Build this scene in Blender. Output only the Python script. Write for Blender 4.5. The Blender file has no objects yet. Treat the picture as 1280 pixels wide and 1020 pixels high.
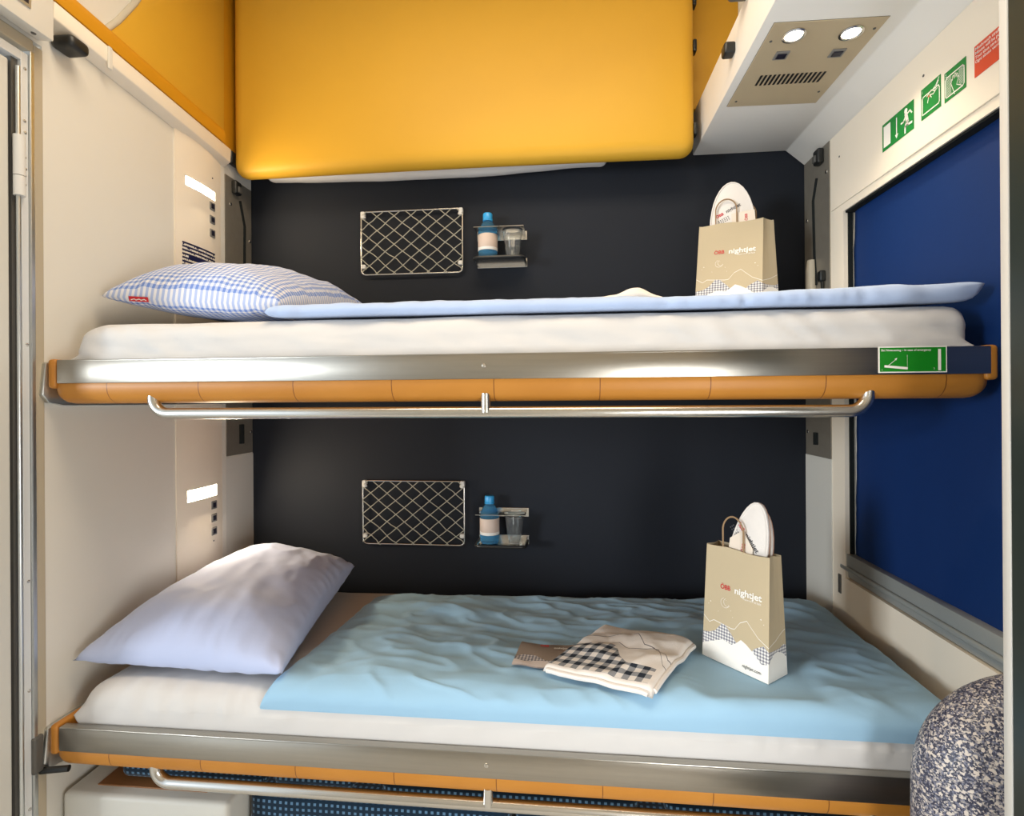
import bpy, bmesh, math, random
from mathutils import Vector, Matrix, noise
random.seed(7)
S = bpy.context.scene
COL = S.collection
R = math.radians
V = Vector

# ------------------------------------------------------------------ materials
def srgb(r, g, b):
    f = lambda c: (c/255/12.92) if c/255 <= .04045 else ((c/255+.055)/1.055)**2.4
    return (f(r), f(g), f(b), 1)

class NT:
    def __init__(s, m):
        s.t = m.node_tree; s.n = s.t.nodes; s.b = s.n['Principled BSDF']
    def new(s, k, **kw):
        n = s.n.new(k)
        for a, v in kw.items(): setattr(n, a, v)
        return n
    def put(s, sock, v):
        if hasattr(v, 'is_linked') or hasattr(v, 'links'): s.t.links.new(v, sock)
        else: sock.default_value = v
    def math(s, op, a, b=0.0, c=None):
        n = s.new('ShaderNodeMath', operation=op)
        s.put(n.inputs[0], a); s.put(n.inputs[1], b)
        if c is not None: s.put(n.inputs[2], c)
        return n.outputs[0]
    def mix(s, f, a, b):
        n = s.new('ShaderNodeMix', data_type='RGBA')
        s.put(n.inputs[0], f); s.put(n.inputs[6], a); s.put(n.inputs[7], b)
        return n.outputs[2]
    def coord(s, kind='Object', scale=(1, 1, 1)):
        c = s.new('ShaderNodeTexCoord'); m = s.new('ShaderNodeMapping')
        s.t.links.new(c.outputs[kind], m.inputs[0]); m.inputs['Scale'].default_value = scale
        return m.outputs[0]
    def xyz(s, v):
        n = s.new('ShaderNodeSeparateXYZ'); s.t.links.new(v, n.inputs[0]); return n.outputs
    def noise(s, v, sc, det=3.0, ro=.55):
        n = s.new('ShaderNodeTexNoise'); s.t.links.new(v, n.inputs['Vector'])
        n.inputs['Scale'].default_value = sc; n.inputs['Detail'].default_value = det; n.inputs['Roughness'].default_value = ro
        return n.outputs['Fac']
    def ramp(s, v, pts, mode='LINEAR'):
        n = s.new('ShaderNodeValToRGB'); s.put(n.inputs[0], v); n.color_ramp.interpolation = mode
        e = n.color_ramp.elements
        while len(e) > 1: e.remove(e[-1])
        e[0].position, e[0].color = pts[0][0], col4(pts[0][1])
        for p, c in pts[1:]: e.new(p).color = col4(c)
        return n.outputs[0]
    def bump(s, h, st, d=.002):
        n = s.new('ShaderNodeBump'); s.t.links.new(h, n.inputs['Height'])
        n.inputs['Strength'].default_value = st; n.inputs['Distance'].default_value = d
        s.t.links.new(n.outputs[0], s.b.inputs['Normal'])
    def color(s, c): s.put(s.b.inputs['Base Color'], c)

def col4(c): return c if not isinstance(c, (int, float)) else (c, c, c, 1)
def vary(c, k): return (c[0]*k, c[1]*k, c[2]*k, 1)

M = {}
def mat(name, c, rough=.5, metal=0, nz=0, nsc=40, bump=0, bsc=200, stretch=(1, 1, 1), spec=.5, sheen=0, **kw):
    m = bpy.data.materials.new(name); m.use_nodes = True; t = NT(m); b = t.b
    b.inputs['Roughness'].default_value = rough; b.inputs['Metallic'].default_value = metal
    b.inputs['Specular IOR Level'].default_value = spec
    if sheen: b.inputs['Sheen Weight'].default_value = sheen
    co = t.coord('Object', stretch)
    if nz:
        t.color(t.mix(t.noise(co, nsc, 4), vary(c, 1-nz), vary(c, 1+nz)))
    else: t.color(c)
    if bump: t.bump(t.noise(co, bsc, 3), bump)
    for k, v in kw.items(): b.inputs[k.replace('_', ' ')].default_value = v
    M[name] = m
    return m, t

mat('white_laminate', srgb(220, 216, 206), .45, nz=.02, nsc=3, bump=.03, bsc=300)
mat('grey_white_laminate', srgb(206, 204, 196), .45, nz=.02, nsc=3, bump=.03, bsc=300)
mat('ceiling_paint', srgb(240, 236, 228), .5, nz=.02, nsc=5, bump=.02, bsc=200)
mat('warm_white_panel', srgb(238, 227, 209), .4, nz=.015, nsc=4)
mat('blue_wall', srgb(28, 32, 40), .7, nz=.10, nsc=260, bump=.12, bsc=500, spec=.25)
mat('yellow_leather', srgb(214, 164, 48), .5, nz=.04, nsc=4, bump=.10, bsc=260, spec=.35)
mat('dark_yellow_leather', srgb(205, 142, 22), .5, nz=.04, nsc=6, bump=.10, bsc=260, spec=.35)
mat('steel', (.42, .395, .35, 1), .28, 1, nz=.10, nsc=14, bump=.05, bsc=120, stretch=(.4, 8, 14))
mat('tube_steel', (.66, .64, .60, 1), .24, 1, nz=.05, nsc=20)
mat('aluminium', (.62, .64, .64, 1), .36, 1, nz=.04, nsc=20, stretch=(8, 8, .6))
mat('plate_steel', (.33, .30, .25, 1), .45, .6, nz=.12, nsc=30)
mat('dark_metal', (.02, .022, .022, 1), .35, .4)
mat('black_plastic', (.012, .013, .013, 1), .4)
mat('grey_plastic', srgb(86, 84, 80), .45)
mat('switch_grey', srgb(128, 126, 122), .4)
mat('switch_navy', srgb(28, 28, 44), .3)
mat('lever_cream', srgb(196, 188, 170), .4)
mat('white_frame', srgb(215, 214, 210), .4)
mat('white_plate', srgb(214, 216, 216), .35, .1)
mat('sheet_white', srgb(206, 203, 200), .85, nz=.012, nsc=9, bump=.10, bsc=90, sheen=.1, spec=.2)
mat('duvet_blue', srgb(150, 187, 212), .8, nz=.03, nsc=5, bump=.12, bsc=110, sheen=.12, spec=.2)
mat('duvet_pale', srgb(174, 192, 224), .8, nz=.02, nsc=5, bump=.12, bsc=110, sheen=.12, spec=.2)
mat('pillow_lilac', srgb(180, 190, 220), .75, nz=.015, nsc=8, bump=.10, bsc=90, sheen=.1, spec=.25)
mat('terry_white', srgb(226, 220, 214), .95, nz=.03, nsc=60, bump=.35, bsc=420, spec=.1)
mat('tan_sole', srgb(196, 150, 122), .7)
mat('paper_cream', srgb(225, 212, 196), .7)
mat('paper_handle', srgb(150, 122, 90), .8, nz=.12, nsc=90)
mat('frame_shaded', srgb(178, 166, 144), .45)  # darkened tan: shade on the door frame return is put into the colour
mat('plate_beige', srgb(196, 178, 146), .4)
mat('bar_grey', srgb(160, 164, 162), .4, .25)
mat('red_print', srgb(200, 22, 34), .5)
mat('white_print', srgb(240, 236, 228), .5)
mat('dark_print', srgb(64, 64, 68), .5)
mat('sign_green', srgb(22, 128, 52), .4)
mat('deep_green', srgb(10, 128, 22), .4)
mat('sign_red', srgb(214, 70, 34), .4)
mat('cap_blue', srgb(52, 160, 222), .3)
mat('brown_inset', srgb(140, 96, 56), .5, nz=.1, nsc=20)
mat('front_wood', srgb(176, 128, 80), .5, nz=.12, nsc=6, stretch=(1, 1, 8))
mat('floor_vinyl', srgb(208, 204, 196), .6, nz=.08, nsc=160)
mat('dark_panel', srgb(40, 50, 48), .35, nz=.05)
mat('corridor_paint', srgb(214, 210, 200), .6)
mat('rubber', (.012, .014, .014, 1), .85, spec=.15)
mat('cord_grey', srgb(168, 166, 152), .7)
mat('glass_clear', (.95, .97, .97, 1), .03, Transmission_Weight=1, IOR=1.45)
mat('cup_plastic', (.95, .97, .97, 1), .06, Transmission_Weight=.97, IOR=1.3)
mat('bottle_plastic', srgb(130, 204, 248), .10, Transmission_Weight=.86, IOR=1.12)

def emit(name, c, s):
    m = bpy.data.materials.new(name); m.use_nodes = True; b = m.node_tree.nodes['Principled BSDF']
    b.inputs['Base Color'].default_value = c; b.inputs['Emission Color'].default_value = c; b.inputs['Emission Strength'].default_value = s
    M[name] = m
emit('lamp_glow', (1, .86, .66, 1), 9)
emit('spot_glow', (1, .88, .68, 1), 14)

def gingham(t, u, v, nu, nv, dark, mid, light):
    a = t.math('LESS_THAN', t.math('FRACT', t.math('MULTIPLY', u, nu)), .5)
    b = t.math('LESS_THAN', t.math('FRACT', t.math('MULTIPLY', v, nv)), .5)
    return t.mix(t.math('MULTIPLY', a, b), t.mix(t.math('MAXIMUM', a, b), light, mid), dark)

# gingham pillow
m, t = mat('pillow_gingham', (1, 1, 1, 1), .8, bump=.1, bsc=90, sheen=.1, spec=.2)
o = t.xyz(t.coord('UV'))
t.color(gingham(t, o[0], o[1], 33, 46, srgb(106, 134, 200), srgb(168, 182, 218), srgb(222, 221, 225)))
# ochre leather edging with stitched seams every .218 m
m, t = mat('ochre_leather', srgb(210, 142, 52), .45, bump=.08, bsc=260, spec=.4)
o = t.xyz(t.coord('Object'))
seam = t.math('LESS_THAN', t.math('ABSOLUTE', t.math('SUBTRACT', t.math('FRACT', t.math('DIVIDE', t.math('SUBTRACT', o[0], .139), .218)), .5)), .0045)
base = t.mix(t.noise(t.coord('Object'), 9, 4), srgb(174, 112, 36), srgb(192, 130, 52))
t.color(t.mix(seam, base, srgb(120, 70, 24)))
# blind
m, t = mat('blind_fabric', srgb(8, 44, 98), .6, nz=.06, nsc=120, spec=.3)
o = t.xyz(t.coord('Object'))
t.bump(t.noise(t.coord('Object', (1, 1, 1)), 420, 2), .12, .001)
# granite speckle
m, t = mat('speckled_stone', srgb(80, 84, 105), .45)
def vor(t, sc, jit=1):
    n = t.new('ShaderNodeTexVoronoi'); t.t.links.new(t.coord('Object'), n.inputs['Vector']); n.inputs['Scale'].default_value = sc
    return n
v1 = vor(t, 430); v2 = vor(t, 240)
cells = t.xyz(v1.outputs['Color'])
c1 = t.ramp(cells[0], [(0, srgb(44, 48, 70)), (.3, srgb(66, 70, 92)), (.5, srgb(110, 114, 134)), (.68, srgb(150, 146, 148)), (.86, srgb(196, 190, 184))], 'CONSTANT')
c2 = t.xyz(v2.outputs['Color'])
t.color(t.mix(t.math('GREATER_THAN', c2[1], .88), c1, srgb(208, 200, 192)))
# blue checked seat
m, t = mat('seat_check', srgb(20, 50, 84), .9, bump=.3, bsc=300, spec=.15, sheen=.2)
o = t.xyz(t.coord('UV'))
a = t.math('LESS_THAN', t.math('FRACT', o[0]), .45); b = t.math('LESS_THAN', t.math('FRACT', o[1]), .45)
t.color(t.mix(t.math('MULTIPLY', a, b), srgb(10, 34, 52), srgb(84, 118, 146)))
# notice with lines of small print
m, t = mat('notice_print', srgb(26, 28, 70), .4)
o = t.xyz(t.coord('UV'))
rows = t.math('LESS_THAN', t.math('FRACT', t.math('MULTIPLY', o[1], 13)), .5)
words = t.math('GREATER_THAN', t.noise(t.coord('UV', (28, 13, 1)), 1, 1), .42)
gap = t.ramp(o[1], [(0, 1.0), (.42, 0.0), (.5, 1.0), (.68, 0.0), (.76, 1.0)], 'CONSTANT')
short = t.math('LESS_THAN', o[0], .16)
t.color(t.mix(t.math('MULTIPLY', t.math('MULTIPLY', rows, words), t.math('MAXIMUM', gap, short)), srgb(26, 28, 70), srgb(226, 220, 206)))
# small white text lines on paper / label
def ramp_profile(t, u, pts): return t.ramp(u, [(p, v) for p, v in pts])
def bag_material(name, cardboard, white):
    m, t = mat(name, cardboard, .7, bump=.05, bsc=160, spec=.25)
    o = t.xyz(t.coord('UV')); u = t.math('DIVIDE', o[0], 1.5); v = o[1]
    k = lambda L: [(p/1.5, h) for p, h in L]
    W = ramp_profile(t, u, k([(0, .11), (.2, .17), (.32, .205), (.46, .19), (.52, .215), (.6, .262), (.68, .24), (.8, .19), (.9, .13), (1, .15), (1.15, .215), (1.25, .22), (1.38, .19), (1.5, .12)]))
    G = ramp_profile(t, u, k([(0, .215), (.1, .225), (.2, .26), (.3, .34), (.36, .335), (.48, .26), (.56, .2), (.74, .19), (.8, .235), (.93, .285), (1, .25), (1.1, .24), (1.3, .24), (1.4, .262), (1.5, .24)]))
    L = ramp_profile(t, u, k([(0, .36), (.1, .315), (.17, .345), (.3, .335), (.45, .325), (.5, .33), (.58, .40), (.68, .435), (.75, .39), (.85, .33), (1, .28), (1.2, .31), (1.4, .37), (1.5, .39)]))
    g = gingham(t, o[0], v, 24, 38, srgb(112, 112, 122), srgb(176, 174, 178), srgb(236, 232, 226))
    c = t.mix(t.math('LESS_THAN', t.math('ABSOLUTE', t.math('SUBTRACT', v, L)), .0028), cardboard, vary(white, .92))
    c = t.mix(t.math('LESS_THAN', v, G), c, g)
    c = t.mix(t.math('LESS_THAN', v, W), c, white)
    t.color(c)
bag_material('bag_print', srgb(188, 172, 142), srgb(240, 236, 228))
# towel print
m, t = mat('towel_print', srgb(226, 220, 214), .95, bump=.35, bsc=420, spec=.1)
o = t.xyz(t.coord('UV')); u, v = o[0], t.math('SUBTRACT', 1.0, o[1])
G = ramp_profile(t, u, [(0, .43), (.15, .5), (.3, .54), (.42, .52), (.55, .34), (.68, .24), (.85, .26), (.93, .25), (.94, 0), (1, 0)])
L1 = ramp_profile(t, u, [(0, .62), (.2, .66), (.4, .78), (.5, .8), (.65, .62), (.8, .58), (.9, .5), (.96, .42), (1, .42)])
L2 = ramp_profile(t, u, [(0, .2), (.4, .6), (.55, .52), (.7, .56), (.8, .6), (.95, .33), (1, .3)])
line = t.math('MAXIMUM', t.math('LESS_THAN', t.math('ABSOLUTE', t.math('SUBTRACT', v, L1)), .005), t.math('LESS_THAN', t.math('ABSOLUTE', t.math('SUBTRACT', v, L2)), .004))
c = t.mix(line, srgb(228, 222, 216), srgb(96, 94, 100))
g = gingham(t, u, v, 8.5, 9.5, srgb(48, 54, 64), srgb(142, 144, 148), srgb(222, 216, 210))
c = t.mix(t.math('MULTIPLY', t.math('LESS_THAN', v, G), t.math('GREATER_THAN', v, .05)), c, g)
t.color(c)
# brochure / bottle label prints
def banded(name, paper, lo, n):
    m, t = mat(name, paper, .5)
    o = t.xyz(t.coord('UV'))
    W = ramp_profile(t, o[0], [(0, .2), (.15, .16), (.35, .24), (.5, .2), (.7, .28), (1, .18)])
    G = ramp_profile(t, o[0], [(0, .33), (.1, .42), (.28, .40), (.42, .25), (1, .15)])
    c = t.mix(t.math('LESS_THAN', o[1], G), paper, gingham(t, o[0], o[1], n, n*.8, srgb(90, 90, 104), srgb(160, 158, 164), srgb(226, 220, 214)))
    t.color(t.mix(t.math('LESS_THAN', o[1], W), c, lo))
banded('brochure_print', srgb(148, 134, 122), srgb(222, 212, 208), 22)
banded('label_print', srgb(206, 186, 172), srgb(240, 236, 230), 26)

# ------------------------------------------------------------------ object helpers
def tag(o, label=None, cat=None, group=None, kind=None):
    for k, v in (('label', label), ('category', cat), ('group', group), ('kind', kind)):
        if v: o[k] = v
    return o
def empty(name, loc, label, cat, group=None):
    o = bpy.data.objects.new(name, None); COL.objects.link(o); o.location = loc; o.empty_display_size = .05
    return tag(o, label, cat, group)
def wloc(o):
    p = V(o.location)
    while o.parent: o = o.parent; p = p + V(o.location)
    return p
def build(bm, name, m, parent=None, smooth=False, angle=40):
    bmesh.ops.recalc_face_normals(bm, faces=bm.faces)
    if parent is not None: bmesh.ops.translate(bm, verts=bm.verts, vec=-wloc(parent))
    me = bpy.data.meshes.new(name); bm.to_mesh(me); bm.free()
    for mm in (m if isinstance(m, (list, tuple)) else [m]): me.materials.append(M[mm])
    if smooth:
        for p in me.polygons: p.use_smooth = True
        if angle < 180: me.set_sharp_from_angle(angle=R(angle))
    o = bpy.data.objects.new(name, me); COL.objects.link(o)
    if parent is not None: o.parent = parent
    return o
def struct(bm, name, m, **k):
    o = build(bm, name, m, **k); o['kind'] = 'structure'; return o
def children(o): return [c for c in bpy.data.objects if c.parent is o]
def copy_tree(o, parent=None, dz=0, label=None):
    kids = children(o)
    c = o.copy(); COL.objects.link(c); c.parent = parent
    if parent is None:
        c.location = V(o.location)+V((0, 0, dz))
        if label: c['label'] = label
    for k in kids: copy_tree(k, c)
    return c

# ------------------------------------------------------------------ mesh helpers
def BM(): return bmesh.new()
def box(bm, x0, x1, y0, y1, z0, z1, bev=0, seg=2, mi=0):
    b2 = bmesh.new(); r = bmesh.ops.create_cube(b2, size=1)
    for v in b2.verts: v.co = V(((x0+x1)/2+v.co.x*(x1-x0), (y0+y1)/2+v.co.y*(y1-y0), (z0+z1)/2+v.co.z*(z1-z0)))
    if bev: bmesh.ops.bevel(b2, geom=b2.edges[:], offset=bev, segments=seg, profile=.5, affect='EDGES')
    merge(bm, b2, mi); return bm
def merge(bm, b2, mi=0):
    for f in b2.faces: f.material_index = mi
    me = bpy.data.meshes.new('tmp'); b2.to_mesh(me); b2.free(); bm.from_mesh(me); bpy.data.meshes.remove(me)
def prism(bm, poly, origin, ax, ay, az, depth, bev=0, mi=0):
    """polygon in the (ax, ay) plane at origin, extruded along az by depth"""
    b2 = bmesh.new(); o, ax, ay, az = V(origin), V(ax), V(ay), V(az)
    vs = [b2.verts.new(o+ax*p[0]+ay*p[1]) for p in poly]
    f = b2.faces.new(vs)
    r = bmesh.ops.extrude_face_region(b2, geom=[f])
    bmesh.ops.translate(b2, verts=[v for v in r['geom'] if isinstance(v, bmesh.types.BMVert)], vec=az*depth)
    bmesh.ops.recalc_face_normals(b2, faces=b2.faces)
    if bev: bmesh.ops.bevel(b2, geom=b2.edges[:], offset=bev, segments=2, profile=.5, affect='EDGES')
    merge(bm, b2, mi); return bm
def tube(bm, pts, r, n=12, cap=True, mi=0, closed=False):
    pts = [V(p) for p in pts]; N = len(pts); rings = []
    up = None
    for i, p in enumerate(pts):
        a = pts[(i-1) % N] if (i or closed) else p; b = pts[(i+1) % N] if (i < N-1 or closed) else p
        d = (b-a).normalized()
        if up is None: up = d.orthogonal().normalized()
        up = (up-d*up.dot(d)).normalized(); s = d.cross(up)
        rr = r[i] if isinstance(r, (list, tuple)) else r
        rings.append([bm.verts.new(p+(up*math.cos(t)+s*math.sin(t))*rr) for t in [2*math.pi*k/n for k in range(n)]])
    fs = []
    for i in range(N if closed else N-1):
        A, B = rings[i], rings[(i+1) % N]
        off = 0
        if closed and i == N-1:
            off = min(range(n), key=lambda q: (A[0].co-B[q].co).length)
        for k in range(n): fs.append(bm.faces.new((A[k], A[(k+1) % n], B[(k+1+off) % n], B[(k+off) % n])))
    if cap and not closed: fs.append(bm.faces.new(rings[0][::-1])); fs.append(bm.faces.new(rings[-1]))
    for f in fs: f.material_index = mi
    return bm
def arc(c, a, b, r, t0, t1, n=8):
    return [V(c)+V(a)*r*math.cos(t0+(t1-t0)*i/n)+V(b)*r*math.sin(t0+(t1-t0)*i/n) for i in range(n+1)]
def lathe(bm, prof, c, n=28, axis=(0, 0, 1), uv=False):
    """profile [(r, h)] round an axis; closes the ends on the axis"""
    az = V(axis).normalized(); ax = az.orthogonal().normalized(); ay = az.cross(ax); c = V(c)
    rings = []
    for r, h in prof:
        if r < 1e-6: rings.append([bm.verts.new(c+az*h)])
        else: rings.append([bm.verts.new(c+az*h+(ax*math.cos(t)+ay*math.sin(t))*r) for t in [2*math.pi*k/n for k in range(n)]])
    lay = bm.loops.layers.uv.verify() if uv else None
    hs = [h for _, h in prof]; h0, h1 = min(hs), max(hs)
    for i in range(len(rings)-1):
        A, B = rings[i], rings[i+1]
        for k in range(n):
            q = (k+1) % n
            if len(A) == 1 and len(B) == 1: continue
            if len(A) == 1: f = bm.faces.new((A[0], B[k], B[q])); ks = (k, k, k+1); hh = (i, i+1, i+1)
            elif len(B) == 1: f = bm.faces.new((A[k], A[q], B[0])); ks = (k, k+1, k); hh = (i, i, i+1)
            else: f = bm.faces.new((A[k], A[q], B[q], B[k])); ks = (k, k+1, k+1, k); hh = (i, i, i+1, i+1)
            if uv:
                for l, kk, h in zip(f.loops, ks, hh): l[lay].uv = (kk/n*2 % 2.0001, (prof[h][1]-h0)/(h1-h0))
    return bm
def rbox(bm, x0, x1, y0, y1, z0, z1, r, n=(12, 8, 4), disp=None, uvs=None):
    """box with rounded edges from a dense grid, optional displacement fn(co, normal) -> offset"""
    b2 = bmesh.new(); vd = {}
    lo, hi = V((x0, y0, z0)), V((x1, y1, z1))
    def steps(a, b, k):
        rr = min(r, (b-a)/2)
        s = [a, a+rr*.12, a+rr*.35, a+rr*.65] + [a+rr+(b-a-2*rr)*i/k for i in range(k+1)] + [b-rr*.65, b-rr*.35, b-rr*.12, b]
        o = [s[0]]
        for q in s[1:]:
            if q-o[-1] > 1e-6: o.append(q)
        return o
    st = [steps(lo[i], hi[i], n[i]) for i in range(3)]
    rr = V([min(r, (hi[i]-lo[i])/2) for i in range(3)])
    def vert(p):
        k = tuple(round(q, 6) for q in p)
        if k in vd: return vd[k]
        p = V(p); inner = V([min(max(p[i], lo[i]+rr[i]), hi[i]-rr[i]) for i in range(3)])
        d = p-inner
        q = V([d[i]/rr[i] if rr[i] > 0 else 0 for i in range(3)])
        L = q.length; nn = q.normalized() if L > 0 else V((0, 0, 1))
        if L > 0: p = inner+V([nn[i]*rr[i] for i in range(3)])
        if disp: p = p+disp(p, nn)
        vd[k] = b2.verts.new(p); return vd[k]
    lay = b2.loops.layers.uv.verify() if uvs else None
    for ax in range(3):
        u, w = (ax+1) % 3, (ax+2) % 3
        for side in (lo[ax], hi[ax]):
            for i in range(len(st[u])-1):
                for j in range(len(st[w])-1):
                    cs = []
                    for a, b in ((i, j), (i+1, j), (i+1, j+1), (i, j+1)):
                        p = [0, 0, 0]; p[ax] = side; p[u] = st[u][a]; p[w] = st[w][b]; cs.append(p)
                    try: f = b2.faces.new([vert(p) for p in cs])
                    except ValueError: continue
                    if uvs:
                        for l, p in zip(f.loops, cs):
                            l[lay].uv = ((p[0] if ax != 0 else p[1])/uvs, (p[2] if ax != 2 else p[1])/uvs)
    merge(bm, b2); return bm
def grid(bm, fn, nu, nv, uv=True):
    vs = [[bm.verts.new(fn(i/nu, j/nv)) for j in range(nv+1)] for i in range(nu+1)]
    lay = bm.loops.layers.uv.verify()
    for i in range(nu):
        for j in range(nv):
            f = bm.faces.new((vs[i][j], vs[i+1][j], vs[i+1][j+1], vs[i][j+1]))
            for l, (a, b) in zip(f.loops, ((i, j), (i+1, j), (i+1, j+1), (i, j+1))): l[lay].uv = (a/nu, b/nv)
    return bm
def puff(bm, fn, nu, nv):
    """closed cushion: fn(u, v, side) with side +1/-1; both sheets meet at the rim"""
    grid(bm, lambda u, v: fn(u, v, 1), nu, nv)
    b2 = bmesh.new(); grid(b2, lambda u, v: fn(u, v, -1), nu, nv); merge(bm, b2)
    bmesh.ops.remove_doubles(bm, verts=bm.verts, dist=.0006); return bm
def fbm(x, y, z=0, o=4): return noise.fractal(V((x, y, z)), 1.0, 2.0, o)
def disc(bm, c, axis, r, h, n=20, bev=0):
    return lathe(bm, [(0, 0), (r, 0), (r, h-bev), (r-bev, h), (0, h)], c, n, axis)
def text(body, name, m, parent, origin, right, up, size, ex=.0004, align='LEFT', shear=0, bold=0, sx=1, fit=None):
    cu = bpy.data.curves.new('tmp', 'FONT'); cu.body = body; cu.size = 1; cu.extrude = 0; cu.align_x = align; cu.shear = shear; cu.offset = bold
    cu.resolution_u = 3
    ob = bpy.data.objects.new('tmp', cu); COL.objects.link(ob)
    dg = bpy.context.evaluated_depsgraph_get(); me = bpy.data.meshes.new_from_object(ob.evaluated_get(dg))
    bpy.data.objects.remove(ob); bpy.data.curves.remove(cu)
    bm = bmesh.new(); bm.from_mesh(me); bpy.data.meshes.remove(me)
    right, up = V(right).normalized(), V(up).normalized(); nrm = right.cross(up).normalized(); o = V(origin)
    if fit: sx = fit/(max(v.co.x for v in bm.verts)*size)
    for v in bm.verts: v.co = o+right*(v.co.x*size*sx)+up*(v.co.y*size)+nrm*ex
    return build(bm, name, m, parent)
def flat(bm, pts2, origin, right, up, lift=0, mi=0):
    right, up = V(right).normalized(), V(up).normalized(); n = right.cross(up); o = V(origin)+n*lift
    f = bm.faces.new([bm.verts.new(o+right*a+up*b) for a, b in pts2]); f.material_index = mi
    return bm
def strip2(bm, pts2, w, origin, right, up, lift=0, closed=False):
    """thin drawn line of width w through 2-D points"""
    P = [V((a, b)) for a, b in pts2]
    if closed: P = P+[P[0]]
    for a, b in zip(P, P[1:]):
        d = (b-a); d = d/d.length if d.length else V((1, 0)); n = V((-d.y, d.x))*w/2; e = d*w/2
        flat(bm, [a-e-n, b+e-n, b+e+n, a-e+n], origin, right, up, lift)
    return bm
def screw(bm, c, axis, r=.004):
    lathe(bm, [(0, 0), (r, 0), (r*.9, .0012), (r*.35, .0018), (r*.3, .0010), (0, .0010)], c, 12, axis)

# ================================================================== THE SETTING
ZC = 2.78     # ceiling height
YF = -2.35    # wall behind the camera
# back wall in blue fabric
struct(box(BM(), -.06, 2.12, 0, .05, 0, ZC), 'wall_back', 'blue_wall')
# left wall: solid from the back to the door jamb; a doorway to the corridor beyond it
bm = BM(); box(bm, -.06, 0, -.80, 0, 0, ZC); box(bm, -.06, 0, -2.24, -.80, 2.06, ZC); box(bm, -.06, 0, YF, -2.24, 0, ZC)
struct(bm, 'wall_left', 'white_laminate')
# right wall with the window opening
bm = BM()
box(bm, 2.0, 2.10, -.245, 0, 0, ZC); box(bm, 2.0, 2.10, YF, -.245, 1.803, ZC); box(bm, 2.0, 2.10, YF, -.245, 0, .72); box(bm, 2.0, 2.10, YF, -1.6, .72, 1.803)
struct(bm, 'wall_right', 'warm_white_panel')
struct(box(BM(), 1.9955, 2.0, -1.6, -.182, 1.825, 2.046, .001), 'trim_1', 'warm_white_panel')      # upper panel over the window
struct(box(BM(), -.06, 2.12, YF-.05, YF, 0, ZC), 'wall_front', 'grey_white_laminate')
struct(box(BM(), -1.4, 2.12, YF-.05, .05, -.05, 0), 'floor', 'floor_vinyl')
struct(box(BM(), -1.4, 2.12, YF-.05, .05, ZC, ZC+.05), 'ceiling', 'ceiling_paint')
# corridor outside the doorway
bm = BM(); box(bm, -1.4, -1.35, YF, .05, 0, .85); box(bm, -1.4, -1.35, YF, .05, 2.1, ZC)
struct(bm, 'wall_corridor', 'corridor_paint')
# window: frame, glass and rubber gasket
bm = BM()
for a in ((-1.6, -1.57, .72, 1.803), (-.275, -.245, .72, 1.803)): box(bm, 2.055, 2.09, a[0], a[1], a[2], a[3])
box(bm, 2.055, 2.09, -1.57, -.275, .72, .75); box(bm, 2.055, 2.09, -1.57, -.275, 1.77, 1.803)
w = struct(bm, 'window_1', 'aluminium')
g = build(box(BM(), 2.066, 2.072, -1.57, -.275, .75, 1.77), 'glass', 'glass_clear', w)
bm = BM(); box(bm, 2.012, 2.024, -.2505, -.2455, .79, 1.802); box(bm, 2.004, 2.05, -1.58, -.25, 1.797, 1.8025)
build(bm, 'gasket', 'rubber', w)
# trims of the left corner
struct(box(BM(), 0, .004, -.184, -.162, .3, 2.10, .001), 'trim_2', 'white_laminate')
struct(box(BM(), 0, .003, -.162, -.001, .3, 1.058), 'trim_3', 'grey_white_laminate')
struct(box(BM(), 1.997, 2.0, -.172, -.001, .3, 1.063), 'trim_4', 'grey_white_laminate')

# ------------------------------------------------------------------ door frame on the left
bm = BM(); box(bm, -.03, .004, -.822, -.801, 0, 2.05, .002); box(bm, -.03, .004, -2.238, -.822, 2.03, 2.058, .002)
d = struct(bm, 'door_1', 'frame_shaded')
bm = BM(); box(bm, -.03, .007, -.832, -.8225, 0, 2.03, .0015)
build(bm, 'edge_strip', 'aluminium', d)
bm = BM(); box(bm, -.04, .002, -.848, -.8325, 0, 2.02, .001); box(bm, -.04, .002, -2.238, -.848, 2.0, 2.02, .001)
jp = build(bm, 'jamb_plate', 'white_plate', d)
bm = BM()
for z in (1.985, 1.87, 1.845, 1.79, 1.775, 1.765, 1.75, 1.73, 1.38, .86, .62, .36, .28): screw(bm, (.002, -.838-.003*((z*100) % 2), z), (1, 0, 0), .0036)
build(bm, 'screw', 'tube_steel', d)
build(box(BM(), -.05, -.006, -.862, -.8485, 0, 2.0), 'seal', 'grey_plastic', d)
bm = BM(); tube(bm, [(.004, -.8565, 0), (.004, -.8565, 1.98)], .0045, 12); build(bm, 'hinge_rod', 'aluminium', d, True)
bm = BM()
tube(bm, [(.006, -.856, 1.70), (.006, -.856, 1.742)], .0105, 16); build(bm, 'hinge', 'white_frame', d, True)
bm = BM(); tube(bm, [(.006, -.856, 1.7435), (.006, -.856, 1.83)], .0105, 16)
build(bm, 'hinge', 'white_frame', d, True)
# door leaf swung out into the corridor
l = build(box(BM(), -.62, -.004, -.905, -.868, .02, 1.99, .004), 'door_leaf', 'grey_white_laminate', d)
bm = BM(); box(bm, -.004, .008, -.892, -.868, 0, .34); build(bm, 'threshold_cover', 'aluminium', d)

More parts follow.
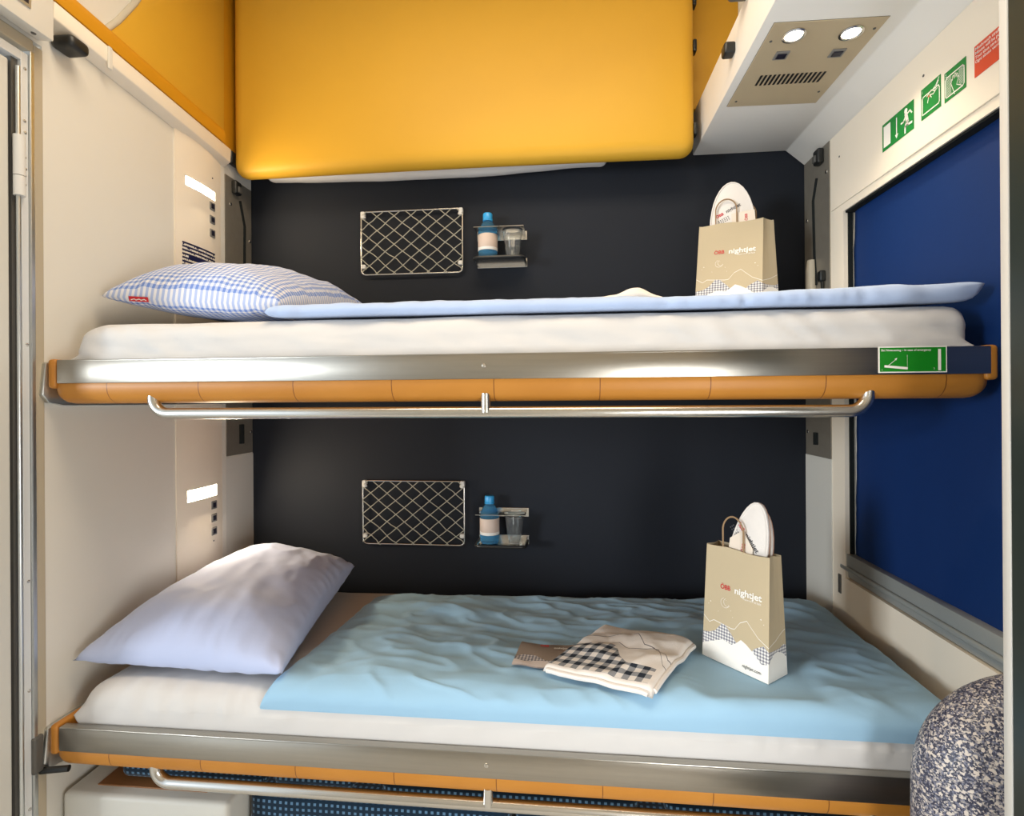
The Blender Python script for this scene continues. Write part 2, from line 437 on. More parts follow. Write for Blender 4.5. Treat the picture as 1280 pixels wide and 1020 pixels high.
# ------------------------------------------------------------------ white cabinet box over the door
c = empty('door_header_box', (.02, -1.1, 2.06), 'white box over the door frame at the top left corner', 'cabinet')
bm = BM(); prism(bm, [(0, 2.083), (.012, 2.06), (.05, 2.055), (.05, 2.5), (0, 2.5)], (0, -.817, 0), (1, 0, 0), (0, 0, 1), (0, -1, 0), .7, .004)
build(bm, 'body', 'white_laminate', c, True)
bm = BM(); box(bm, .05, .053, -.925, -.870, 2.089, 2.17, .001); f = build(bm, 'sign_frame', 'aluminium', c)
build(box(BM(), .053, .0535, -.919, -.876, 2.096, 2.165), 'sign_panel', 'switch_navy', f)
bm = BM(); screw(bm, (.03, -.845, 2.0575), (0, 0, -1), .005); build(bm, 'screw', 'grey_plastic', c)

# ------------------------------------------------------------------ left ledge, padded wall
c = empty('padded_ledge', (.015, -.48, 2.07), 'cream ledge with yellow padded top running along the left wall', 'ledge')
bm = BM(); b2 = bmesh.new()
A = [(0, 2.112), (.03, 2.125), (.032, 2.163), (0, 2.165)]; B = [(0, 2.066), (.03, 2.083), (.032, 2.128), (0, 2.13)]
for poly, y0, y1 in (((A, B), -.80, -.165),):
    va = [b2.verts.new((x, y0, z)) for x, z in poly[0]]; vb = [b2.verts.new((x, y1, z)) for x, z in poly[1]]
    b2.faces.new(va); b2.faces.new(vb[::-1])
    for k in range(4): b2.faces.new((va[k], va[(k+1) % 4], vb[(k+1) % 4], vb[k]))
bmesh.ops.recalc_face_normals(b2, faces=b2.faces)
bmesh.ops.bevel(b2, geom=b2.edges[:], offset=.003, segments=2, affect='EDGES', profile=.5); merge(bm, b2)
build(bm, 'beam', 'warm_white_panel', c, True)
def rail_z(y): return 2.164+(2.13-2.164)*(y+.80)/(.635)
bm = BM(); b2 = bmesh.new()
for y in (-.80, -.205):
    z = rail_z(y); [b2.verts.new((x, y, z+dz)) for x, dz in ((0, .0), (.034, .0), (.038, .022), (.034, .042), (.018, .056), (0, .058))]
b2.verts.ensure_lookup_table(); q = b2.verts
b2.faces.new([q[i] for i in range(6)]); b2.faces.new([q[11-i] for i in range(6)])
for k in range(6): b2.faces.new((q[k], q[(k+1) % 6], q[6+(k+1) % 6], q[6+k]))
merge(bm, b2); build(bm, 'pad', 'dark_yellow_leather', c, True)
bm = BM(); y = -.655; box(bm, .030, .0355, y-.006, y+.006, 2.098, 2.155, .002); build(bm, 'joint_cover', 'white_laminate', c)
bm = BM(); rbox(bm, .0, .058, -.785, -.733, 2.072, 2.102, .012, (3, 3, 3)); build(bm, 'stop_block', 'black_plastic', c, True)
# yellow padded area of the left wall above the ledge
c = empty('wall_pad', (.004, -.38, 2.17), 'yellow padded wall panel above the ledge on the left', 'wall panel')
bm = BM(); prism(bm, [(-.168, 2.135), (-.164, ZC), (-.36, ZC), (-.44, 2.57), (-.50, 2.44), (-.545, 2.35), (-.60, 2.262), (-.67, 2.16)], (0, 0, 0), (0, 1, 0), (0, 0, 1), (1, 0, 0), .008, .003)
build(bm, 'padding', 'yellow_leather', c, True)
build(box(BM(), .0005, .004, -.163, -.08, 2.135, ZC), 'gap_shade', 'dark_yellow_leather', c)  # darker yellow strip standing in for the shade in the gap
bm = BM(); tube(bm, [(.004, -.36, ZC-.005), (.004, -.44, 2.57), (.004, -.50, 2.44), (.004, -.545, 2.35), (.004, -.60, 2.262), (.004, -.67, 2.17)], .008, 10)
build(bm, 'piping', 'lever_cream', c, True)

# ------------------------------------------------------------------ column with reading lights
c = empty('reading_light_column', (.01, -.29, .3), 'cream bulging wall column with two lit reading lights beside the pillows', 'light column')
def colx(y): return .004+.009*(1-((y+.29)/.107)**2)
ys = [-.397+.213*i/16 for i in range(17)]
bm = BM(); prism(bm, [(y, colx(y)) for y in ys]+[(-.184, 0), (-.397, 0)], (0, 0, .3), (0, 1, 0), (1, 0, 0), (0, 0, 1), 1.80)
build(bm, 'column_panel', 'warm_white_panel', c, True)
def colpatch(y0, y1, z0, z1, lift, th, name, m, par, n=8):
    bm = BM(); g_ = lambda u, v: V((colx(y0+(y1-y0)*u)+lift, y0+(y1-y0)*u, z0+(z1-z0)*v))
    puff(bm, lambda u, v, s: g_(u, v)+V((0 if s < 0 or u in (0, 1) or v in (0, 1) else th, 0, 0)), n, 6)
    return build(bm, name, m, par)
for z0, lz, btn in ((1.925, 1.927, (1.905, 1.86, 1.815)), (.94, .94, (.909, .866, .822))):
    hz = .030 if z0 > 1 else .036
    zz0, zz1 = (1.929, 1.957) if z0 > 1 else (.940, .976)
    lf = colpatch(-.362, -.219, zz0-.003, zz1+.003, .0004, .0006, 'lamp_surround', 'white_frame', c)
    colpatch(-.359, -.222, zz0, zz1, .0012, .001, 'lamp_lens', 'lamp_glow', lf)
    for b in btn:
        sw = build(box(BM(), colx(-.237)-.004, colx(-.237)+.003, -.2515, -.2245, b-.0135, b+.0135, .002), 'switch', 'switch_grey', c)
        build(box(BM(), colx(-.237)+.002, colx(-.237)+.0045, -.2455, -.2305, b-.008, b+.008, .001), 'button', 'switch_navy', sw)
bm = BM(); g_ = lambda u, v: V((colx(-.373+.15*u)+.0006, -.373+.15*u, 1.60+.15*v)); grid(bm, g_, 10, 4)
no = build(bm, 'notice', 'notice_print', c); no['label'] = 'navy notice with rows of small white print'
bm = BM()
for y, z in ((-.235, 2.0), (-.30, 1.27), (-.24, .79)): screw(bm, (colx(y), y, z), (1, 0, 0), .0028)
build(bm, 'screw', 'grey_plastic', c)

# ------------------------------------------------------------------ ladder plates in the corners
def slot_path(X, pts, sgn, bm, r=.0055):
    tube(bm, [(X, y, z) for y, z in pts], r, 8)
def wall_plate(X, sgn, y0, y1, label, slot, slotmid, knob, screws, extra=None):
    c = empty('ladder_plate', (X, (y0+y1)/2, 1.06), label, 'wall plate', 'steel slotted plates in the back corners')
    xa, xb = (X, X+.003) if sgn > 0 else (X-.003, X)
    xs = xb if sgn > 0 else xa
    build(box(BM(), xa, xb, y0, y1, 1.062, 2.05, .0006), 'plate', 'plate_steel', c)
    bm = BM(); slot_path(xs, slot, sgn, bm, .0058); build(bm, 'slot', 'rubber', c, True)
    bm = BM(); slot_path(xs, slotmid, sgn, bm, .011); build(bm, 'slot', 'rubber', c, True)
    ky, kz = knob; bm = BM(); rbox(bm, min(xs, xs+sgn*.02), max(xs, xs+sgn*.02), ky-.018, ky+.018, kz-.024, kz+.024, .007, (2, 2, 2)); k = build(bm, 'catch', 'black_plastic', c, True)
    bm = BM(); rbox(bm, min(xs+sgn*.018, xs+sgn*.026), max(xs+sgn*.018, xs+sgn*.026), ky-.008, ky+.010, kz-.018, kz+.004, .003, (2, 2, 2)); build(bm, 'catch_tongue', 'grey_plastic', k, True)
    for y, z in screws:
        bm = BM(); disc(bm, (xs, y, z), (sgn, 0, 0), .006, .002, 16, .0006); build(bm, 'screw', 'tube_steel', c)
    return c, xs
pl, xs = wall_plate(0, 1, -.157, -.004, 'slotted steel plate in the left back corner beside the column', [(-.075, 1.985), (-.048, 1.90), (-.052, 1.72), (-.07, 1.55), (-.08, 1.30)], [(-.075, 1.17), (-.075, 1.10)], (-.108, 2.018), [(-.128, 1.955), (-.014, 1.855), (-.014, 1.14)])
pr, xs = wall_plate(2, -1, -.172, -.004, 'slotted steel plate in the right back corner beside the window blind', [(-.095, 1.965), (-.070, 1.90), (-.076, 1.72), (-.088, 1.62)], [(-.08, 1.14), (-.08, 1.10)], (-.125, 2.02), [(-.155, 1.96), (-.024, 1.85), (-.02, 1.14)])
bm = BM(); prof = []
tube(bm, [(xs-.008, -.070, 1.705), (xs-.010, -.071, 1.67), (xs-.010, -.073, 1.60), (xs-.010, -.082, 1.585), (xs-.010, -.09, 1.572)], [.013, .016, .017, .016, .011], 14)
build(bm, 'release_lever', 'lever_cream', pr, True)
bm = BM(); rbox(bm, xs-.018, xs, -.150, -.124, 1.62, 1.655, .006, (2, 2, 2)); tube(bm, [(xs-.008, -.140, 1.62), (xs-.008, -.143, 1.575)], .005, 8)
build(bm, 'lever_hook', 'dark_metal', pr, True)

# ------------------------------------------------------------------ window blind
c = empty('roller_blind', (2.03, -.9, .74), 'dark blue roller blind pulled down over the window on the right', 'blind')
bm = BM()
def bl(u, v):
    y = -1.57+1.312*u; z = .775+1.03*v
    e = .0016*math.sin(v*9+1)*max(0, u-.97)/.03
    return V((2.026+.0025*fbm(u*5, v*2.2, 3)+.004*max(0, u-.9)/.1*(fbm(v*3, 2, 1)), y+e*3+.004*fbm(v*14, 7, 2)*max(0, u-.96)/.04, z))
grid(bm, bl, 90, 60)
for f in bm.faces: f.smooth = True
fb = build(bm, 'fabric', 'blind_fabric', c, True, 180)
sm = fb.modifiers.new('thickness', 'SOLIDIFY'); sm.thickness = .0012
bm = BM(); box(bm, 2.003, 2.04, -1.59, -.215, .757, .792, .002); box(bm, 1.998, 2.04, -1.59, -.215, .742, .756, .005, 3); box(bm, 2.008, 2.04, -1.59, -.215, .722, .741, .002)
build(bm, 'bottom_bar', 'bar_grey', c, True)
bm = BM(); box(bm, 1.997, 2.02, -.222, -.206, .665, .722, .002); build(bm, 'guide_end', 'grey_plastic', c)

# ------------------------------------------------------------------ right overhead box with lights
c = empty('overhead_cabinet', (1.81, -.6, 2.1), 'cream overhead box along the top right with a lit ceiling panel under it', 'cabinet')
bm = BM(); prism(bm, [(1.628, 2.1), (1.937, 2.1), (1.999, 2.046), (1.999, 2.12), (1.95, 2.243), (1.628, 2.243)], (0, -.002, 0), (1, 0, 0), (0, 0, 1), (0, -1, 0), 1.04, .004)
build(bm, 'body', 'ceiling_paint', c, True)
bm = BM(); rbox(bm, 1.60, 1.63, -.46, -.425, 2.16, 2.19, .007, (2, 2, 2)); build(bm, 'knob', 'black_plastic', c, True)
bm = BM(); rbox(bm, 1.585, 1.66, -.575, -.525, 2.236, 2.262, .011, (4, 4, 2)); build(bm, 'latch', 'grey_plastic', c, True)
c = empty('ceiling_light_panel', (1.775, -.47, 2.1), 'cream panel with two lit spotlights, switches and a slotted vent, top right', 'light panel')
bm = BM(); prism(bm, [(1.653, -.645), (1.901, -.640), (1.899, -.302), (1.651, -.308)], (0, 0, 2.0975), (1, 0, 0), (0, 1, 0), (0, 0, 1), .004, .0007)
build(bm, 'plate', 'plate_beige', c)
bm = BM(); strip2(bm, [(1.653, -.645), (1.901, -.640), (1.899, -.302), (1.651, -.308)], .002, (0, 0, 2.0995), (1, 0, 0), (0, 1, 0), 0, True); build(bm, 'joint', 'grey_plastic', c)
for x, y in ((1.713, -.602), (1.842, -.597)):
    bm = BM(); lathe(bm, [(.019, 0), (.0255, 0), (.026, -.0025), (.021, -.004), (.019, -.002)], (x, y, 2.0975), 32); rm = build(bm, 'spotlight', 'tube_steel', c, True)
    bm = BM(); lathe(bm, [(0, -.003), (.012, -.0028), (.020, -.0015), (.020, 0), (0, 0)], (x, y, 2.0975), 32); build(bm, 'spotlight_lens', 'spot_glow', rm, True)
for x, y in ((1.713, -.531), (1.846, -.526)):
    sw = build(box(BM(), x-.016, x+.016, y-.015, y+.015, 2.0945, 2.098, .001), 'switch', 'switch_grey', c)
    build(box(BM(), x-.011, x+.011, y-.009, y+.009, 2.0925, 2.095, .001), 'button', 'switch_navy', sw)
bm = BM()
for k in range(15):
    x = 1.696+.158*k/14; prism(bm, [(x-.0028, -.452+.0*k), (x+.0028, -.452), (x+.0028, -.408), (x-.0028, -.408)], (0, 0, 2.097), (1, 0, 0), (0, 1, 0), (0, 0, -1), .0008)
build(bm, 'vent', 'black_plastic', c)
bm = BM()
for x, y in ((1.668, -.585), (1.888, -.605), (1.668, -.335), (1.88, -.36)): screw(bm, (x, y, 2.0975), (0, 0, -1), .0035)
build(bm, 'screw', 'grey_plastic', c)
# yellow padding of the back wall above the overhead box
tag(build(box(BM(), 1.615, 1.775, -.035, -.002, 2.245, ZC-.002, .006), 'wall_pad', 'yellow_leather', None, True), 'narrow yellow padded panel right of the folded berth above the overhead box', 'wall panel')
struct(box(BM(), 1.775, 1.998, -.03, -.002, 2.245, ZC-.002), 'trim_5', 'ceiling_paint')

# ------------------------------------------------------------------ folded top berth
c = empty('folded_berth', (.81, -.1, 2.03), 'yellow upholstered top berth folded up flat against the back wall', 'berth')
bm = BM(); rbox(bm, .022, 1.603, -.155, -.075, 2.044, ZC-.01, .045, (14, 3, 8), lambda p, n: V((0, n.y*.003*fbm(p.x*2, p.z*2, 1), .004*math.sin(p.x*2.1) if p.z < 2.1 else 0)))
build(bm, 'upholstery', 'yellow_leather', c, True, 180)
bm = BM()
for z in (2.13, 2.40, 2.55):
    bm = BM(); rbox(bm, 1.600, 1.612, -.135, -.105, z-.02, z+.02, .004, (2, 2, 2)); build(bm, 'hinge', 'dark_metal', c, True)
bm = BM(); rbox(bm, .004, .024, -.15, -.10, 2.09, 2.135, .005, (2, 2, 2)); build(bm, 'pivot', 'dark_metal', c, True)
bm = BM()
def fm(p, n):
    return V((0, 0, (-.006*fbm(p.x*3, 1, 2)-.012*math.sin(max(0, min(1, (p.x-.1)/1.2))*math.pi)) if p.z < 2.12 else 0))
rbox(bm, .09, 1.33, -.072, -.012, 2.062, ZC-.02, .025, (60, 3, 4), fm)
tag(build(bm, 'mattress', 'sheet_white', None, True, 180), 'white sheeted mattress edge peeking out below the folded yellow berth', 'mattress')

# ================================================================== BERTHS
DZ = -.8267
def make_berth():
    c = empty('berth', (1.0, -.4, 1.25), 'upper open berth with ochre leather edge, steel rail and green emergency sticker', 'berth', 'open berths')
    bm = BM(); rbox(bm, .014, 1.992, -.803, -.004, 1.2495, 1.326, .036, (24, 6, 3)); build(bm, 'upholstered_base', 'ochre_leather', c, True, 180)
    bm = BM(); rbox(bm, .014, .034, -.806, -.175, 1.284, 1.351, .008, (2, 10, 4)); build(bm, 'side_padding', 'ochre_leather', c, True, 180)
    bm = BM(); rbox(bm, 1.970, 1.994, -.806, -.175, 1.284, 1.351, .008, (2, 10, 4)); build(bm, 'side_padding', 'ochre_leather', c, True, 180)
    bm = BM(); box(bm, .0395, 1.9785, -.8065, -.802, 1.2955, 1.347, .0012); box(bm, .0395, 1.9785, -.8065, -.7875, 1.3435, 1.3485, .0016); build(bm, 'rail', 'steel', c, True)
    bm = BM(); screw(bm, (1.01, -.8065, 1.323), (0, -1, 0), .005); build(bm, 'screw', 'tube_steel', c)
    bm = BM(); prism(bm, [(-.815, 1.27), (-.80, 1.252), (-.76, 1.245), (-.17, 1.245), (-.17, 1.34), (-.79, 1.345), (-.807, 1.343)], (-.0, 0, 0), (0, 1, 0), (0, 0, 1), (1, 0, 0), .0135, .003)
    build(bm, 'end_plate', 'aluminium', c, True)
    zb = 1.226; xl, xr = .256, 1.770; r = .035; yb = -.785
    P = [(xl, yb, 1.272)]+[(xl+r-r*math.cos(a), yb, zb+r-r*math.sin(a)) for a in [math.pi/2*k/8 for k in range(9)]]
    P += [(xr-r+r*math.sin(a), yb, zb+r-r*math.cos(a)) for a in [math.pi/2*k/8 for k in range(9)]]+[(xr, yb, 1.272)]
    bm = BM(); tube(bm, P, .0125, 18); g = build(bm, 'grab_bar', 'tube_steel', c, True)
    bm = BM(); tube(bm, [(1.011, yb-.004, 1.266), (1.011, yb-.004, zb)], .0105, 16); build(bm, 'bracket', 'tube_steel', g, True)
    return c
berth = make_berth()
low = copy_tree(berth, None, DZ, 'lower open berth with ochre leather edge and steel rail, blue seats beneath')
# emergency sticker on the upper rail
fr = (1.777, -.8066, 1.2985); rx, uz = (1, 0, 0), (0, 0, 1)
st = build(box(BM(), 1.7775, 1.9, -.8072, -.8064, 1.299, 1.3495), 'sticker', 'white_print', berth); st['label'] = 'green emergency sticker with white edge'
o = (1.7775, -.8072, 1.299)
gp = BM(); flat(gp, [(.0022, .0022), (.1203, .0022), (.1203, .0483), (.0022, .0483)], o, rx, uz, .0003); build(gp, 'green_field', 'deep_green', st)
text('Bei Notausstieg \u2013 In case of emergency', 'lettering', 'white_print', st, (1.7822, -.8077, 1.3405), rx, uz, .0056, .0002, bold=.012)
bm = BM()
strip2(bm, [(.0125, .0125), (.05, .0085)], .0045, o, rx, uz, .0007); strip2(bm, [(.018, .0145), (.031, .0255)], .0009, o, rx, uz, .0007)
flat(bm, [(.0335, .0285), (.0285, .0265), (.0315, .0235)], o, rx, uz, .0007); strip2(bm, [(.0515, .0095), (.0515, .034)], .0004, o, rx, uz, .0007)
strip2(bm, [(.109, .0065), (.109, .042)], .0052, o, rx, uz, .0007)
build(bm, 'pictogram', 'white_print', st)
text('1', 'numeral', 'white_print', st, (1.7822, -.8077, 1.303), rx, uz, .005, .0002); text('2', 'numeral', 'white_print', st, (1.8755, -.8077, 1.305), rx, uz, .005, .0002)
# pivot hook of the lower berth
bm = BM(); rbox(bm, -.0, .011, -.835, -.812, .43, .512, .005, (2, 3, 4)); b_ = build(bm, 'pivot_bracket', 'grey_plastic', low, True)
bm = BM(); tube(bm, [(-.004, -.815, .427), (.058, -.80, .427)], .007, 12); build(bm, 'pivot_pin', 'black_plastic', b_, True)

# ------------------------------------------------------------------ mattresses
def tilt_u(y): return .085*(y+.74)/.70      # the upper bed rises a little towards the wall
def tilt_l(y): return -.030*(y+.72)/.62     # the lower one sinks
def wr_u(p, n):
    s = fbm(p.x*5, p.y*6, p.z*3)*.002 if p.z > 1.36 else 0
    if p.z <= 1.36: return V((0, (-.783-p.y) if p.y < -.72 else 0, 0))
    if n.y < -.3 and n.z < .8:
        s += .0045*fbm(p.x*9+p.z*10, p.z*14, 4, 3)+.006*fbm(p.x*26+p.z*22, p.z*7, 9, 2)*max(0, math.sin(p.x*4.3+1))
    return n*s+V((.035*max(0, (p.z-1.37)/.065)*max(0, 1-(p.x-.05)/.25), 0, tilt_u(p.y)*max(0, (p.z-1.36)/.075)))
bm = BM(); rbox(bm, .050, 1.968, -.783, -.02, 1.3285, 1.435, .035, (150, 14, 8), wr_u)
tag(build(bm, 'mattress', 'sheet_white', None, True, 180), 'white sheeted mattress on the upper berth', 'mattress', None)
def wr_l(p, n):
    s = fbm(p.x*5, p.y*6, p.z*3+7)*.002
    if p.z <= .545: return V((0, (-.783-p.y) if p.y < -.72 else 0, 0))
    if n.y < -.3: s += .004*fbm(p.x*9-p.z*10, p.z*12, 14, 3)+.006*fbm(p.x*30, p.z*5, 2, 2)*max(0, math.cos(p.x*4.5-1.5))
    if p.x < .3: s += .006*fbm(p.x*18+p.z*6, p.y*7, 5, 2)*(1-p.x/.3)
    return n*s+V((.030*max(0, (p.z-.545)/.062)*max(0, 1-(p.x-.05)/.25), 0, tilt_l(p.y)*max(0, (p.z-.53)/.077)))
bm = BM(); rbox(bm, .050, 1.955, -.783, -.06, .503, .607, .05, (150, 24, 8), wr_l)
tag(build(bm, 'mattress', 'sheet_white', None, True, 180), 'white sheeted mattress on the lower berth', 'mattress', None)

# ------------------------------------------------------------------ duvets
def bil(c, u, v):   # corners: back-left, back-right, front-right, front-left ; u along X, v back -> front
    a = V(c[0]).lerp(V(c[1]), u); b = V(c[3]).lerp(V(c[2]), u); return a.lerp(b, v)
def edge(u, k): return max(0, 1-abs(2*u-1)**k)**.5
def press(x, y, x0, x1, y0, y1, f=.05):
    d = math.hypot(max(x0-x, 0, x-x1), max(y0-y, 0, y-y1)); k = max(0, 1-d/f); return k*k*(3-2*k)
def duvet_low(u, v, s):
    xl = .545-.04*v**2; x = xl+(1.975-xl)*u
    if u > .9: x -= .03*v*(u-.9)/.1
    yb, yf = -.13-.05*(1-u), -.752-.016*math.sin(u*math.pi)
    w = v
    y = yb+(-.732-yb)*min(1, w/.80); base = .6145
    if w > .80:
        ang = (w-.80)/.20*R(72)
        y = -.732-.057*math.sin(ang); base = .5575+.057*math.cos(ang)
    T = .026*edge(u, 26)*edge(v, 26)
    ns = 1.0
    h = T+ (.014*fbm(x*2.2+3, y*3.0, 1, 2)+.009*fbm(x*4+y*4, y*9-x*3, 2, 3)+.006*(1-abs(fbm(x*6+y*9+4, y*9-x*2, 6, 2))*2)**3)*edge(u, 10)*edge(v, 14)
    # long fold running from the back left to the front middle, and a hump at the right
    h += .010*math.exp(-((y+.36+.12*(x-1.0))/.035)**2)*edge(u, 6)
    h += .016*math.exp(-((x-1.83)/.14)**2-((y+.22)/.16)**2)
    base += tilt_l(max(y, -.72))
    k = press(x, y, 1.485, 1.69, -.725, -.50, .06); h = h*(1-k)+(.6335-base)*k
    return V((x, y-(.010*edge(v, 8) if w > .8 and s > 0 else 0), base+(max(h, .002) if s > 0 else 0)))
bm = BM(); puff(bm, duvet_low, 170, 90)
tag(build(bm, 'duvet', 'duvet_blue', None, True, 180), 'light blue duvet spread over the lower berth', 'duvet')
def duvet_up(u, v, s):
    x = .515+1.472*u; y = -.06-.722*v
    edgef = edge(u, 60)*edge(v, 44)
    base = 1.4405+tilt_u(y)
    T = .030+.006*fbm(x*2.5, y*4, 3, 2)+.014*max(0, (x-1.45)/.53)
    h = T+(.0035*fbm(x*7, y*9, 2, 3)+.0025*fbm(x*22+y*8, y*10, 6, 2))*edge(u, 12)*edge(v, 12)
    k = press(x, y, 1.56, 1.87, -.26, -.10); h = h*(1-k)+(1.5335-base)*k
    k = press(x, y, 1.22, 1.45, -.68, -.43); h = h*(1-k)+.030*k
    e2 = edgef; rim = .42+.40*max(0, (u-.93)/.07); yy = y
    if v > .9: yy += .012*(v-.9)/.1*fbm(x*6, 3, 1, 3)+.009*fbm(x*30, 1, 5, 2)*(v-.9)/.1*max(0, math.sin(x*5))
    if s < 0: return V((x, yy, base+rim*h*(1-e2) if e2 < .999 else base))
    hh = max(.0015, h)
    return V((x, yy, base+hh*(rim+(1-rim)*e2)))
bm = BM(); puff(bm, duvet_up, 220, 110)
tag(build(bm, 'duvet', 'duvet_pale', None, True, 180), 'pale blue duvet lying flat on the upper berth, seen edge on', 'duvet')

# ------------------------------------------------------------------ pillows
def pillow(name, m, label, crn, T, floor, lean, seed, rimz, tilt_p, fr=.62):
    def fn(u, v, s):
        p = bil(crn, u, v)
        # edges draw in between the corners
        cen = bil(crn, .5, .5); k = .045
        p.x += (cen.x-p.x)*k*(1-abs(2*v-1)**2)*abs(2*u-1)**2
        p.y += (cen.y-p.y)*k*(1-abs(2*u-1)**2)*abs(2*v-1)**2
        a = max(0, 1-abs(2*u-1)**2.3); b = max(0, 1-abs(2*v-1)**2.6); h = (a*b)**.46
        wr = (.010*fbm(u*3+seed, v*4, 1, 3)+.010*(.5-abs(fbm(u*2+v*3+seed, v*2-u*4, 4, 2))))*h
        rim = min(a, b)
        d = math.exp(-rim*5)*min(1, rim*12)
        wr += (.011*fbm(u*15+seed, v*4, 3, 2) if a > b else .011*fbm(u*4+seed, v*17, 3, 2))*d
        fl_ = floor+tilt_p(p.y); z = p.z+(T*fr*h+wr if s > 0 else -T*(1-fr)*h+wr*.6)
        z += lean*(1-u)*h
        return V((p.x, p.y, max(z, fl_)))
    bm = BM(); puff(bm, fn, 80, 90)
    o = build(bm, name, m, None, True, 180); tag(o, label, 'pillow')
    return o, fn
pu, fu = pillow('pillow', 'pillow_gingham', 'blue and white gingham pillow on the upper berth',
    [(.05, -.13, 1.60), (.50, -.13, 1.575), (.52, -.72, 1.476), (.030, -.685, 1.517)], .165, 1.441, .02, 2.0, 0, tilt_u, .60)
plw, fl = pillow('pillow', 'pillow_lilac', 'plain pale lilac pillow on the lower berth',
    [(.055, -.10, .70), (.44, -.10, .672), (.548, -.772, .648), (.022, -.755, .646)], .165, .611, .02, 5.0, 0, tilt_l, .60)
# care tag of the gingham pillow, sewn on the front seam
a, b = V(fu(.16, 1, 1)), V(fu(.36, 1, 1)); dv = (b-a).normalized(); up = V((0, -.25, 1)).normalized(); nn = dv.cross(up)
bm = BM(); L = .052
for k in range(1): prism(bm, [(0, -.008), (L, -.008), (L, .004), (0, .004)], a+nn*.001, dv, up, nn, .0012)
tg = build(bm, 'pillow_tag', 'red_print', pu); tg['label'] = 'small red sewn tag'
bm = BM(); 
strip2(bm, [(.006+.0045*k, -.003+.0012*((k*7) % 3-1)) for k in range(10)], .0022, a+nn*.0026, dv, up); build(bm, 'tag_print', 'white_print', tg)

# ------------------------------------------------------------------ luggage nets
def make_net():
    x0, x1, z0, z1, y = .437, .815, 1.716, 1.947, -.014
    c = empty('storage_net', ((x0+x1)/2, 0, z0), 'steel framed storage net on the blue wall above the upper berth', 'net', 'wall nets')
    r = .018; P = []
    for (cx, cz, t0) in ((x1-r, z1-r, 0), (x0+r, z1-r, 90), (x0+r, z0+r, 180), (x1-r, z0+r, 270)):
        P += [(cx+r*math.cos(R(t0+90*k/6)), y, cz+r*math.sin(R(t0+90*k/6))) for k in range(7)]
    bm = BM(); tube(bm, P, .0032, 10, closed=True); build(bm, 'frame', 'tube_steel', c, True)
    dx, dz = .0635, .0515; bm = BM(); rnd = random.Random(3)
    def cord(f, k):
        pts = []
        for i in range(200):
            s = x0+(x1-x0)*i/199; t = f(s, k)
            if z0 <= t <= z1: pts.append((s, t))
        if len(pts) < 8: return
        pts = pts[::max(1, len(pts)//14)]+[pts[-1]]
        ph = rnd.random()*9
        Q = []
        for i, (s, t) in enumerate(pts):
            e = 1 if 0 < i < len(pts)-1 else 0
            wob = .0032*fbm(s*22+ph, t*20, k, 2)*e*(1.6 if t < z0+.1 else .7)
            Q.append((s+wob*.5, y-.004+.002*e*math.sin(i), t+wob))
        tube(bm, Q, .0017, 6)
    for k in range(-6, 12):
        cord(lambda s, k: z0+dz*((s-x0)/dx-k+.15), k); cord(lambda s, k: z1-dz*((s-x0)/dx-k+.4), k)
    build(bm, 'cord_net', 'cord_grey', c, True)
    for x, z, sx in ((x0+.006, z1-.006, 1), (x1-.006, z1-.006, -1), (x0+.008, z0+.03, 1), (x1-.008, z0+.034, -1)):
        bm = BM(); rbox(bm, x-.008, x+.008, y-.006, -.0005, z-.018 if z > 1.85 else z-.008, z+.008, .004, (2, 2, 2)); b_ = build(bm, 'bracket', 'white_frame', c, True)
        bm = BM(); disc(bm, (x+sx*.006, -.0085, z-.012 if z > 1.85 else z), (0, -1, 0), .006, .008, 14, .002); build(bm, 'screw', 'tube_steel', b_, True)
    return c
net = make_net(); copy_tree(net, None, -.988, 'steel framed storage net on the blue wall above the lower berth')

